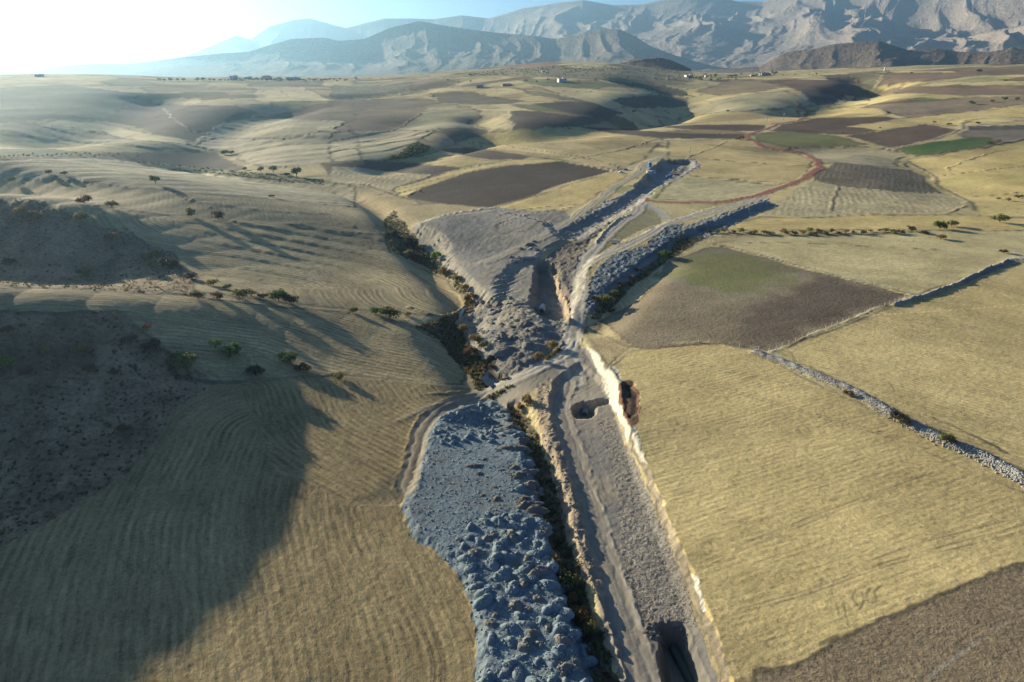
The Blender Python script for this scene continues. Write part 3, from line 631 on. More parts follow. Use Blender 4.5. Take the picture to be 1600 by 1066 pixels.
# unproject everything at once
def batch(lists, hf, dz=0.0):
    flat = [p for l in lists for p in l]
    W = land(flat, hf, dz)
    out, k = [], 0
    for l in lists:
        out.append(W[k:k + len(l)]); k += len(l)
    return out

Zs = zshelf(GX, GY)
zall0 = sheet(Zb + Zs)

polys = batch([densify(f['pts'], 8, True) for f in F], zall0)
for f, P in zip(F, polys):
    f['P'] = P
rowl = batch([f['rows'] if f['rows'] else [(800, 600)] for f in F], zbig)
for f, L in zip(F, rowl):
    f['L'] = L
lines = batch([[tuple(q) for q in catmull(s['pts'], 5)] for s in S], zall0)
for s, L in zip(S, lines):
    # drop sudden leaps where the line passes behind a rise
    s['L'] = L

# ------------------------------------------------------------------ one sheet of ground, finer towards the viewer's side
Z = Zb + Zs
rr = np.hypot(GX, GY)
near = rr < 2600

# paint: which ground each vertex belongs to, colour, rows
jx = GX + (0.5 * vnoise(GX / 2.3, GY / 2.3, 3) + 0.003 * rr * vnoise(GX / 17.0, GY / 17.0, 4))
jy = GY + (0.5 * vnoise(GX / 2.3, GY / 2.3, 8) + 0.004 * rr * vnoise(GX / 17.0, GY / 17.0, 9))
ID = np.full(GX.shape, -1, np.int32)
C3 = np.empty((GX.size, 3))
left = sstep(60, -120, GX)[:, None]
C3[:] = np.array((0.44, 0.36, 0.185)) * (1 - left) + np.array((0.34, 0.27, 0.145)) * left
ALO = np.zeros(GX.size); ROW = np.zeros(GX.size); RSP = np.full(GX.size, 3.0); RAM = np.full(GX.size, 0.05)
def arc(L):
    return np.column_stack([L, np.r_[0, np.cumsum(np.hypot(*(L[1:] - L[:-1]).T))]])
d0, ALO, _ = poly_dist(GX, GY, arc(VALLEYS[1][0]), 2600)
ALO = np.where(d0 < 1e8, ALO, GY)
ROW[:] = np.where(d0 < 1e8, d0, GX)
RSP[:] = np.where(rr > 700, 5.0, 2.6)
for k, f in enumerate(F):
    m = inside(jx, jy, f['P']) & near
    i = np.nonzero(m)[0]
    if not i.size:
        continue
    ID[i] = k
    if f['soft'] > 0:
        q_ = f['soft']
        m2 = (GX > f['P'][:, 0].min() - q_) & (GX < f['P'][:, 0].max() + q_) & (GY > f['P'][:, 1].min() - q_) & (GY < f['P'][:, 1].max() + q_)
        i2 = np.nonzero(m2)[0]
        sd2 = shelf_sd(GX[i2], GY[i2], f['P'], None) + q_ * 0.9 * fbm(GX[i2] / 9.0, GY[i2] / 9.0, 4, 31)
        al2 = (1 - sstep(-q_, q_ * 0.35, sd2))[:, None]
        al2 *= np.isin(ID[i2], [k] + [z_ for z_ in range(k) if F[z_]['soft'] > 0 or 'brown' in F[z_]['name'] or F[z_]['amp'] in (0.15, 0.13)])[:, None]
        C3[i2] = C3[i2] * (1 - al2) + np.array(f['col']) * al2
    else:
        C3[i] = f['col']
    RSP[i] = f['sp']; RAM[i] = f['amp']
    L = f['L']
    if f['rows'] is None:
        continue
    if len(L) == 2:
        dx, dy = L[1] - L[0]
        q = math.hypot(dx, dy)
        ROW[i] = (-dy * GX[i] + dx * GY[i]) / q
        ALO[i] = (dx * GX[i] + dy * GY[i]) / q
    else:
        L = catmull(L, 6)
        d, ALO[i], sd = poly_dist(GX[i], GY[i], arc(L))
        ROW[i] = d * np.sign(sd)
for nm_, P_, h_, w_ in SHELVES:
    spec = {'spoil': ('spoil_ground', SPOIL), 'corridor': ('bank_slope', (0.28, 0.228, 0.15)), 'bank': ('rubble_bank', (0.23, 0.215, 0.175)), 'cut': ('canal_cut', (0.27, 0.25, 0.205)), 'pit': ('haul_ground', (0.20, 0.175, 0.13)), 'trench': ('haul_ground', (0.20, 0.175, 0.13))}.get(nm_)
    if spec is None:
        continue
    kk = [q for q, f_ in enumerate(F) if f_['name'] == spec[0]]
    kk = kk[0] if kk else None
    m = (GX > P_[:, 0].min() - w_) & (GX < P_[:, 0].max() + w_) & (GY > P_[:, 1].min() - w_) & (GY < P_[:, 1].max() + w_)
    i = np.nonzero(m)[0]
    d = shelf_sd(jx[i], jy[i], P_, None)
    keep = (d > 0) & (d < w_ * 0.95)
    if nm_ in ('spoil',):
        keep &= ~np.isin(ID[i], [q for q, f_ in enumerate(F) if f_['name'] in ('ditch_bank', 'clay_bank')])
    if nm_ in ('corridor', 'bank'):
        keep &= np.isin(ID[i], [-1] + [q for q, f_ in enumerate(F) if 'field' in f_['name'] or f_['name'] in ('green_field',)])
    i = i[keep]
    C3[i] = spec[1]
    RAM[i] = 0.01
    if kk is not None:
        ID[i] = kk
for k, f in enumerate(F):
    if f['name'] in ('ploughed_field', 'brown_field'):
        C3[ID == k] *= np.array((1.0, 0.955, 0.84))
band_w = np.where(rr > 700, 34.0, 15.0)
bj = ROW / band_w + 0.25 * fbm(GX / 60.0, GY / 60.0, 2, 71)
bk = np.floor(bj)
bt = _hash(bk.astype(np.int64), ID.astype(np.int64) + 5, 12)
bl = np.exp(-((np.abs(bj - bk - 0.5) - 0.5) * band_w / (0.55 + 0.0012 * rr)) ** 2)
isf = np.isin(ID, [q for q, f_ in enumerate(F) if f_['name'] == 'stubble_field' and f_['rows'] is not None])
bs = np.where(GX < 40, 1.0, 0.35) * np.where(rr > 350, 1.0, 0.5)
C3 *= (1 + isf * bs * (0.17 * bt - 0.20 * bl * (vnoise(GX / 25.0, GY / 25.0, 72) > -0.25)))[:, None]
for k, f in enumerate(F):
    if not (f['name'].endswith('_field') or f['name'] in ('orchard_strip', 'pasture_slope')):
        continue
    P_ = f['P']
    c_ = np.hypot(*P_.mean(0))
    w_ = 0.15 + 0.0024 * c_
    m = (GX > P_[:, 0].min() - 9) & (GX < P_[:, 0].max() + 9) & (GY > P_[:, 1].min() - 9) & (GY < P_[:, 1].max() + 9) & near
    i = np.nonzero(m)[0]
    if not i.size or f['soft'] > 0 or f['amp'] in (0.15, 0.13):
        continue
    d, _, _ = poly_dist(jx[i], jy[i], np.vstack([P_, P_[:1]]))
    a_ = np.exp(-(d / w_) ** 2) * np.clip(0.65 + 0.9 * vnoise(GX[i] / 16.0, GY[i] / 16.0, 73), 0, 0.92)
    C3[i] = C3[i] * (1 - a_[:, None]) + np.array((0.115, 0.095, 0.058)) * a_[:, None]
# small plots between the larger fields
pu = (GX * 0.93 + GY * 0.36) / 105.0 + 0.35 * fbm(GX / 220.0, GY / 220.0, 2, 201)
pv_ = (-GX * 0.36 + GY * 0.93) / 62.0 + 0.35 * fbm(GX / 220.0, GY / 220.0, 2, 205)
pu = pu + 0.5 * (np.floor(pv_) % 2)
cu, cv_ = np.floor(pu).astype(np.int64), np.floor(pv_).astype(np.int64)
hp = 0.5 + 0.5 * _hash(cu, cv_, 77)
pal = np.array([(1.0, 1.0, 1.0), (1.18, 1.15, 1.1), (0.80, 0.80, 0.78), (0.62, 0.58, 0.56), (1.1, 1.1, 1.15), (0.92, 0.94, 0.9), (0.42, 0.38, 0.38), (1.22, 1.2, 1.1), (0.75, 0.85, 0.7), (1.05, 1.02, 0.95)])
pc = pal[np.clip((hp * len(pal)).astype(int), 0, len(pal) - 1)]
eg = np.minimum(np.abs(pu - np.round(pu)) * 105.0, np.abs(pv_ - np.round(pv_)) * 62.0)
ln = np.exp(-(eg / (0.2 + 0.0016 * rr)) ** 2) * np.clip(0.6 + vnoise(GX / 20.0, GY / 20.0, 206), 0, 0.9)
pm = (ID == -1) * sstep(420, 560, rr) * (rr < 2600)
far_s = np.isin(ID, [q for q, f_ in enumerate(F) if f_['name'] == 'stubble_field']) * sstep(600, 800, rr) * 0.45
pw = np.maximum(pm, far_s)[:, None]
C3 *= 1 + pw * (pc - 1)
C3 = C3 * (1 - pm[:, None] * ln[:, None]) + np.array((0.115, 0.095, 0.058)) * pm[:, None] * ln[:, None]
# broad patches of wear, moisture and chaff inside each field
patch = fbm(GX / 38.0, GY / 38.0, 4, 21)
patch2 = fbm(GX / 9.0, GY / 9.0, 3, 40)
C3 *= (1 + 0.32 * patch + 0.16 * patch2)[:, None]
names = [f['name'] for f in F]
nm_id = np.array([0] + [0] * 0)
def mask_of(*nn):
    ks = [k for k, n in enumerate(names) if n in nn]
    return np.isin(ID, ks)
mk = mask_of('green_field')
g = np.clip(0.5 + 1.1 * fbm(GX / 14.0, GY / 14.0, 4, 77), 0, 1)[:, None]
C3[mk] = C3[mk] * (0.65 + 0.35 * g[mk]) + np.array((0.20, 0.165, 0.09)) * (1 - g[mk]) * 0.30
mk = mask_of('scrub_slope', 'scrub_bank', 'stream_bank', 'ditch_bank')
g = fbm(GX / 6.0, GY / 6.0, 4, 55)
C3[mk] *= (1 + 0.45 * g[mk])[:, None]
mk = mask_of('fill_platform', 'works_ground', 'haul_ground', 'canal_cut')
g = fbm(GX / 12.0, GY / 12.0, 4, 66)[:, None]
C3[mk] = C3[mk] * (1 + 0.25 * g[mk]) + np.clip(g[mk], -0.6, 0.6) * np.array((0.03, 0.012, -0.02))
# spoil: bare blue-grey marl with browner loads along its right-hand side
mk = mask_of('spoil_ground')
g = np.clip(fbm(GX / 5.0, GY / 5.0, 3, 88) * 1.3 - 0.1, 0, 1)[:, None]
C3[mk] = C3[mk] * (1 - 0.45 * g[mk]) + np.array((0.16, 0.14, 0.11)) * 0.45 * g[mk]

# lynchets: each contour strip on the left slopes steps down to the next
fr = bj - bk
saw = sstep(0, 0.10, fr) * (1 - fr)
th = isf * sstep(20, -40, GX) * sstep(230, 420, rr) * (0.55 + 0.9 * sstep(400, 1100, rr)) * sstep(2300, 1700, rr)
Z += th * saw * (0.7 + 0.6 * vnoise(GX / 40.0, GY / 40.0, 74))
# roads, lines, banks
names_s = []
for s in S:
    w = s['w'] / 2
    L = s['L']
    seg = np.hypot(*(L[1:] - L[:-1]).T)
    med = np.median(seg) + 1e-6
    pieces, cur = [], [L[0]]
    for a, q in zip(L[1:], seg):
        if q > max(12 * med, 40):
            pieces.append(np.array(cur)); cur = [a]
        else:
            cur.append(a)
    pieces.append(np.array(cur))
    for P in pieces:
        if len(P) < 2:
            continue
        m = (GX > P[:, 0].min() - 14) & (GX < P[:, 0].max() + 14) & (GY > P[:, 1].min() - 14) & (GY < P[:, 1].max() + 14) & near
        i = np.nonzero(m)[0]
        if not i.size:
            continue
        d, _, sd = poly_dist(jx[i], jy[i], P) if s['w'] > 1.0 else poly_dist(GX[i], GY[i], P)
        fall = 1 - sstep(w * 0.7, w * 1.25, d)
        if s['name'] is None:
            br = np.clip(0.75 + 0.9 * vnoise(GX[i] / 7.0, GY[i] / 7.0, 61), 0.15, 1)
            a = (fall * (s['k'] if s['w'] > 1.0 else 0.6) * br)[:, None]
            C3[i] = C3[i] * (1 - a) + np.array(s['col']) * a
            RAM[i] *= (1 - 0.7 * a[:, 0])
            if s['w'] < 1.0:
                Z[i] -= 0.03 * a[:, 0]
            else:
                # a low balk of grass and earth along the field edge, with a strip of pale chaff beside it
                hb = 0.22 + 0.30 * sstep(250, 800, rr[i])
                Z[i] += hb * np.exp(-(d / (w * 0.8)) ** 2) * (0.8 + 0.6 * vnoise(GX[i] / 3.0, GY[i] / 3.0, 62)) * (s['w'] < 6)
                ch = np.exp(-((d - w * 1.9) / (w * 0.7)) ** 2) * (sd > 0) * br
                C3[i] *= (1 + 0.22 * ch)[:, None]
        elif s['name'] == '*':
            pr = np.exp(-(d / (w * 0.9)) ** 2)
            lum = 1 + 0.35 * vnoise(GX[i] / 2.2, GY[i] / 2.2, 63)
            Z[i] += s['h'] * pr * lum
            a = fall[:, None]
            C3[i] = C3[i] * (1 - a) + np.array(s['col']) * a * (1 + 0.2 * vnoise(GX[i] / 1.2, GY[i] / 1.2, 64))[:, None]
            RAM[i] *= (1 - a[:, 0])
        else:
            a = (fall * s['k'])[:, None]
            if s['name'] not in names:
                names.append(s['name'])
            kid = names.index(s['name'])
            c = np.array(s['col']) * (1 + 0.12 * vnoise(GX[i] / 3.0, GY[i] / 3.0, 65))[:, None]
            if s['tracks']:
                tr = np.exp(-((d - w * 0.48) / (w * 0.20)) ** 2)[:, None]
                c = c * (1 + 0.28 * tr - 0.10 * np.exp(-(d / (w * 0.2)) ** 2)[:, None])
                Z[i] -= 0.12 * tr[:, 0]
            C3[i] = C3[i] * (1 - a) + c * a
            RAM[i] *= (1 - a[:, 0])
            hd = d < w
            ID[i[hd]] = kid
            # a low windrow of graded earth on both shoulders
            Z[i] += (s['h'] * fall + 0.12 * np.exp(-((d - w * 1.12) / 0.6) ** 2) * (1 + vnoise(GX[i] / 2.0, GY[i] / 2.0, 67)))

DOZED = land(densify([(664, 696), (790, 695), (802, 780), (745, 800), (705, 852), (650, 828), (636, 785)], 8, True), zall0)
# small relief: clods, lumps, rills
fine = rr < 900
i = np.nonzero(fine)[0]
cl = np.zeros(GX.size)
cl[i] = fbm(GX[i] / 1.6, GY[i] / 1.6, 3, 100)
Z += 0.06 * cl
for nn, amp, sc in [(('rough_gravel',), 0.16, 0.9), (('spoil_ground',), 0.40, 2.6), (('works_ground', 'canal_cut'), 1.0, 4.0), (('rubble_bank',), 0.7, 1.8), (('clay_bank', 'ditch_bank', 'bank_slope'), 0.38, 1.5),
                    (('scrub_slope', 'scrub_bank', 'stream_bank', 'gully_bank'), 0.7, 4.0), (('chalk_face',), 0.22, 1.2), (('fill_platform',), 0.25, 3.0), (('haul_ground',), 0.10, 1.4)]:
    mk = mask_of(*nn) & fine
    j = np.nonzero(mk)[0]
    kz = np.ones(j.size)
    if nn[0] == 'spoil_ground':
        kz = np.where(inside(GX[j], GY[j], DOZED), 0.22, 0.7)
    Z[j] += kz * amp * fbm(GX[j] / sc, GY[j] / sc, 4, 120, 0.6)
# rills down the platform's face
Pf = [q for q in SHELVES if q[0] == 'platform'][0][1]
j = np.nonzero(mask_of('fill_platform', 'stream_bank') & fine)[0]
dpf = shelf_sd(GX[j], GY[j], Pf, None)
al = (GX[j] * 0.75 - GY[j] * 0.66)
ril = np.exp(-((dpf - 5.5) / 4.0) ** 2)
Z[j] += 0.55 * ril * np.sin(al * 1.7 + 2 * vnoise(al / 3, al * 0, 5)) * (0.5 + vnoise(al / 4.0, al * 0, 6))
m = (dpf < 10) & (dpf > 0)
C3[j[m]] = C3[j[m]] * 0.35 + np.array((0.36, 0.315, 0.225)) * 0.65
# beds of the standing water are a little lower
for k, n in enumerate(names):
    if n == 'stream_bed':
        j = np.nonzero(ID == k)[0]
        Z[j] = Zb[j] - 0.9
C3 = np.clip(C3, 0.01, 0.9)

Zg = Z.reshape(NR, NA)
XY = np.stack([GX, GY, Z], 1).reshape(NR, NA, 3)
# shading normals of the whole sheet, so that neighbouring pieces meet without a seam
du = np.empty_like(XY); dv = np.empty_like(XY)
du[:, 1:-1] = XY[:, 2:] - XY[:, :-2]; du[:, 0] = XY[:, 1] - XY[:, 0]; du[:, -1] = XY[:, -1] - XY[:, -2]
dv[1:-1] = XY[2:] - XY[:-2]; dv[0] = XY[1] - XY[0]; dv[-1] = XY[-1] - XY[-2]
NRM = np.cross(du, dv)
NRM /= np.linalg.norm(NRM, axis=2, keepdims=True) + 1e-12
NRM = NRM.reshape(-1, 3)

ground_at = sheet(Z)

def place(pxs):
    W = land(pxs, ground_at)
    return np.column_stack([W, ground_at(W[:, 0], W[:, 1])])

# ------------------------------------------------------------------ materials
def mat_base(name):
    m = bpy.data.materials.new(name)
    m.use_nodes = True
    t = m.node_tree
    b = t.nodes['Principled BSDF']
    b.inputs['Roughness'].default_value = 0.95
    b.inputs['Specular IOR Level'].default_value = 0.15
    return m, t, b

def nd(t, kind, **kw):
    n = t.nodes.new(kind)
    for k, v in kw.items():
        setattr(n, k, v)
    return n

def math_(t, op, a, b=None, c=None):
    n = nd(t, 'ShaderNodeMath', operation=op)
    for i, v in enumerate((a, b, c)):
        if v is None:
            continue
        if hasattr(v, 'is_linked'):
            t.links.new(v, n.inputs[i])
        else:
            n.inputs[i].default_value = v
    return n.outputs[0]

def noise_(t, vec, scale, detail=4.0, rough=0.55):
    n = nd(t, 'ShaderNodeTexNoise')
    n.inputs['Scale'].default_value = scale
    n.inputs['Detail'].default_value = detail
    n.inputs['Roughness'].default_value = rough
    t.links.new(vec, n.inputs['Vector'])
    return n.outputs['Fac']

def mul_col(t, col, fac):
    n = nd(t, 'ShaderNodeVectorMath', operation='SCALE')
    t.links.new(col, n.inputs[0])
    t.links.new(fac, n.inputs['Scale'])
    return n.outputs[0]

def ground_mat(name, contrast=0.5, clod=0.06, clod_scale=1.6, grit=0.03, grit_scale=7.0, rowcol=0.22, rough=0.95, straw=0.0):
    m, t, b = mat_base(name)
    b.inputs['Roughness'].default_value = rough
    geo = nd(t, 'ShaderNodeNewGeometry')
    pos = geo.outputs['Position']
    col = nd(t, 'ShaderNodeAttribute', attribute_name='Col').outputs['Color']
    row = nd(t, 'ShaderNodeAttribute', attribute_name='row').outputs['Fac']
    rsp = nd(t, 'ShaderNodeAttribute', attribute_name='rsp').outputs['Fac']
    ram = nd(t, 'ShaderNodeAttribute', attribute_name='ram').outputs['Fac']
    n_w = noise_(t, pos, 0.07, 3)
    n_c = noise_(t, pos, clod_scale, 5, 0.6)
    n_g = noise_(t, pos, grit_scale, 3, 0.6)
    n_b = noise_(t, pos, 0.35, 4, 0.6)
    alo = nd(t, 'ShaderNodeAttribute', attribute_name='alo').outputs['Fac']
    cv = nd(t, 'ShaderNodeCombineXYZ')
    ph = math_(t, 'DIVIDE', row, rsp)
    ph = math_(t, 'ADD', ph, math_(t, 'MULTIPLY', math_(t, 'SUBTRACT', n_w, 0.5), 0.9))
    ph = math_(t, 'ADD', ph, math_(t, 'MULTIPLY', math_(t, 'SUBTRACT', n_b, 0.5), 0.22))
    t.links.new(math_(t, 'MULTIPLY', ph, 1.7), cv.inputs[0])
    t.links.new(math_(t, 'MULTIPLY', alo, 0.13), cv.inputs[1])
    streak = noise_(t, cv.outputs[0], 1.0, 5, 0.62)
    cv2 = nd(t, 'ShaderNodeCombineXYZ')
    t.links.new(math_(t, 'MULTIPLY', ph, 0.22), cv2.inputs[0])
    t.links.new(math_(t, 'MULTIPLY', alo, 0.012), cv2.inputs[1])
    swath = noise_(t, cv2.outputs[0], 1.0, 3, 0.5)
    wv = math_(t, 'SINE', math_(t, 'MULTIPLY', ph, 6.28318))
    n_k = noise_(t, pos, 0.05, 3, 0.6)
    on = math_(t, 'MINIMUM', math_(t, 'MAXIMUM', math_(t, 'MULTIPLY', math_(t, 'SUBTRACT', n_k, 0.40), 5.0), 0.10), 0.85)
    brk = math_(t, 'ADD', math_(t, 'MULTIPLY', wv, math_(t, 'MULTIPLY', on, 0.30)), math_(t, 'MULTIPLY', math_(t, 'SUBTRACT', streak, 0.5), 2.2))
    brk = math_(t, 'ADD', brk, math_(t, 'MULTIPLY', math_(t, 'SUBTRACT', swath, 0.5), 1.2))
    # colour
    f = math_(t, 'ADD', math_(t, 'MULTIPLY', math_(t, 'SUBTRACT', n_c, 0.5), contrast * 1.6), 1.0)
    f = math_(t, 'ADD', f, math_(t, 'MULTIPLY', math_(t, 'SUBTRACT', n_g, 0.5), contrast * 1.3))
    f = math_(t, 'ADD', f, math_(t, 'MULTIPLY', math_(t, 'SUBTRACT', n_b, 0.5), contrast * 0.45))
    rc = math_(t, 'MULTIPLY', brk, math_(t, 'MULTIPLY', math_(t, 'POWER', ram, 0.6), rowcol * 6.5))
    f = math_(t, 'ADD', f, rc)
    f = math_(t, 'MAXIMUM', f, 0.25)
    c = mul_col(t, col, f)
    t.links.new(c, b.inputs['Base Color'])
    # relief
    h = math_(t, 'MULTIPLY', math_(t, 'MULTIPLY', brk, ram), 0.6)
    h = math_(t, 'ADD', h, math_(t, 'MULTIPLY', n_c, clod))
    h = math_(t, 'ADD', h, math_(t, 'MULTIPLY', n_g, grit))
    bp = nd(t, 'ShaderNodeBump')
    bp.inputs['Strength'].default_value = 1.0
    bp.inputs['Distance'].default_value = 1.0
    t.links.new(h, bp.inputs['Height'])
    t.links.new(bp.outputs[0], b.inputs['Normal'])
    return m

M_STUBBLE = ground_mat('stubble', 0.70, 0.11, 1.0, 0.06, 3.0, 0.34)
M_PLOUGH = ground_mat('ploughed_soil', 0.65, 0.32, 0.9, 0.12, 2.6, 0.25)
M_GREEN = ground_mat('green_crop', 0.6, 0.25, 1.2, 0.08, 6.0, 0.2)
M_SCRUB = ground_mat('dry_scrub_ground', 0.9, 0.45, 0.7, 0.12, 4.0, 0.1)
M_EARTH = ground_mat('bare_earth', 0.45, 0.20, 1.3, 0.07, 6.0, 0.1)
M_GRAVEL = ground_mat('rough_gravel', 0.8, 0.30, 1.0, 0.12, 3.0, 0.1)
M_MARL = ground_mat('marl_spoil', 0.5, 0.35, 1.0, 0.12, 5.0, 0.1)
M_ROAD = ground_mat('packed_dirt', 0.3, 0.06, 1.6, 0.03, 6.0, 0.1)
M_CHALK = ground_mat('chalky_cut', 0.35, 0.25, 1.2, 0.10, 5.0, 0.1)
m, t, b = mat_base('dark_water')
b.inputs['Base Color'].default_value = (0.012, 0.02, 0.024, 1)
b.inputs['Roughness'].default_value = 0.12
b.inputs['Specular IOR Level'].default_value = 0.5
nz = noise_(t, nd(t, 'ShaderNodeNewGeometry').outputs['Position'], 1.5, 3)
bp = nd(t, 'ShaderNodeBump'); bp.inputs['Distance'].default_value = 0.05
t.links.new(nz, bp.inputs['Height']); t.links.new(bp.outputs[0], b.inputs['Normal'])
M_WATER = m

GMAT = {'stubble_field': M_STUBBLE, 'ground': M_STUBBLE, 'ploughed_field': M_PLOUGH, 'brown_field': M_PLOUGH, 'green_field': M_GREEN, 'pasture_slope': M_GREEN,
        'orchard_strip': M_GREEN, 'orchard_ground': M_GREEN, 'olive_patch': M_STUBBLE, 'painted_shade_patch': M_STUBBLE, 'grass_patch': M_STUBBLE, 'scrub_slope': M_SCRUB, 'scrub_bank': M_SCRUB,
        'stream_bank': M_SCRUB, 'gully_bank': M_SCRUB, 'ditch_bank': M_SCRUB, 'rough_gravel': M_GRAVEL, 'spoil_ground': M_MARL, 'rubble_bank': M_MARL, 'chalk_face': M_CHALK,
        'red_dirt_road': M_ROAD, 'dirt_road': M_ROAD, 'dirt_track': M_ROAD, 'haul_ground': M_ROAD, 'stream_bed': M_EARTH}

def mesh_arrays(name, V, Q, mat, smooth=True, normals=None, attrs=None, tri=False):
    k = 3 if tri else 4
    me = bpy.data.meshes.new(name)
    V = np.ascontiguousarray(V, np.float32); Q = np.ascontiguousarray(Q, np.int32)
    me.vertices.add(len(V)); me.vertices.foreach_set('co', V.ravel())
    me.loops.add(Q.size); me.loops.foreach_set('vertex_index', Q.ravel())
    me.polygons.add(len(Q))
    me.polygons.foreach_set('loop_start', np.arange(0, Q.size, k, dtype=np.int32))
    if smooth:
        me.polygons.foreach_set('use_smooth', np.ones(len(Q), bool))
    me.update(calc_edges=True)
    if mat is not None:
        for mm in (mat if isinstance(mat, (list, tuple)) else [mat]):
            me.materials.append(mm)
    if attrs:
        for an, (ty, val) in attrs.items():
            a = me.attributes.new(an, ty, 'POINT')
            if ty == 'FLOAT_COLOR':
                a.data.foreach_set('color', np.ascontiguousarray(val, np.float32).ravel())
            else:
                a.data.foreach_set('value', np.ascontiguousarray(val, np.float32))
    if normals is not None:
        me.normals_split_custom_set_from_vertices(normals.astype(np.float32))
    return me

def link(name, me, parent=None, loc=None, rz=0.0, sc=None, **props):
    o = bpy.data.objects.new(name, me)
    COL.objects.link(o)
    if parent is not None:
        o.parent = parent
    if loc is not None:
        o.location = loc
    if rz:
        o.rotation_euler = (0, 0, rz)
    if sc is not None:
        o.scale = sc
    for k, v in props.items():
        o[k] = v
    return o

# split the sheet into the fields, roads and banks it is made of
qi, qj = np.meshgrid(np.arange(NR - 1), np.arange(NA - 1), indexing='ij')
q0 = (qi * NA + qj).ravel()
QUADS = np.stack([q0, q0 + 1, q0 + NA + 1, q0 + NA], 1)
idq = ID[QUADS]
fid = np.where((idq[:, 0] == idq[:, 1]) | (idq[:, 0] == idq[:, 2]), idq[:, 0], np.where(idq[:, 1] == idq[:, 2], idq[:, 1], idq[:, 3]))
order = np.argsort(fid, kind='stable')
sf = fid[order]
starts = np.nonzero(np.r_[True, sf[1:] != sf[:-1]])[0]
ends = np.r_[starts[1:], len(sf)]
C4 = np.column_stack([C3, np.ones(len(C3))])
for a_, e_ in zip(starts, ends):
    k = sf[a_]
    nm = 'ground' if k < 0 else names[k]
    qs = QUADS[order[a_:e_]]
    if len(qs) < 6:
        continue
    vid, inv = np.unique(qs, return_inverse=True)
    inv = inv.reshape(qs.shape)
    me = mesh_arrays(nm, XY.reshape(-1, 3)[vid], inv, GMAT.get(nm, M_EARTH), True, NRM[vid],
                     {'Col': ('FLOAT_COLOR', C4[vid]), 'row': ('FLOAT', ROW[vid]), 'alo': ('FLOAT', ALO[vid]), 'rsp': ('FLOAT', RSP[vid]), 'ram': ('FLOAT', RAM[vid])})
    link(nm, me, kind='structure')

# ------------------------------------------------------------------ mountains beyond the plateau
def mountain_mat(name, cols, veg=(0.07, 0.085, 0.045), vegk=0.5, sc=0.004):
    m, t, b = mat_base(name)
    geo = nd(t, 'ShaderNodeNewGeometry')
    pos = geo.outputs['Position']
    n1 = noise_(t, pos, sc, 8, 0.62)
    n2 = noise_(t, pos, sc * 7, 6, 0.65)
    r = nd(t, 'ShaderNodeValToRGB')
    r.color_ramp.elements[0].position = 0.32; r.color_ramp.elements[0].color = (*cols[0], 1)
    r.color_ramp.elements[1].position = 0.68; r.color_ramp.elements[1].color = (*cols[1], 1)
    t.links.new(n1, r.inputs[0])
    mx = nd(t, 'ShaderNodeMix', data_type='RGBA')
    vf = nd(t, 'ShaderNodeMapRange')
    vf.inputs['From Min'].default_value = 0.50; vf.inputs['From Max'].default_value = 0.60
    vf.inputs['To Max'].default_value = vegk
    t.links.new(n2, vf.inputs['Value'])
    t.links.new(vf.outputs[0], mx.inputs['Factor'])
    t.links.new(r.outputs[0], mx.inputs['A'])
    mx.inputs['B'].default_value = (*veg, 1)
    t.links.new(mx.outputs['Result'], b.inputs['Base Color'])
    bp = nd(t, 'ShaderNodeBump'); bp.inputs['Distance'].default_value = 45.0; bp.inputs['Strength'].default_value = 0.9
    t.links.new(n2, bp.inputs['Height']); t.links.new(bp.outputs[0], b.inputs['Normal'])
    return m

M_ROCK = mountain_mat('pale_mountain_rock', ((0.32, 0.255, 0.205), (0.46, 0.385, 0.31)), vegk=0.30)
M_ROCK2 = mountain_mat('scrubby_mountain', ((0.20, 0.165, 0.12), (0.32, 0.26, 0.195)), vegk=0.6)
M_HILL = mountain_mat('bushy_hill', ((0.17, 0.115, 0.085), (0.26, 0.19, 0.14)), veg=(0.05, 0.07, 0.03), vegk=0.7, sc=0.006)
M_REDHILL = mountain_mat('red_hill', ((0.24, 0.14, 0.10), (0.28, 0.19, 0.14)), veg=(0.06, 0.07, 0.035), vegk=0.5, sc=0.01)

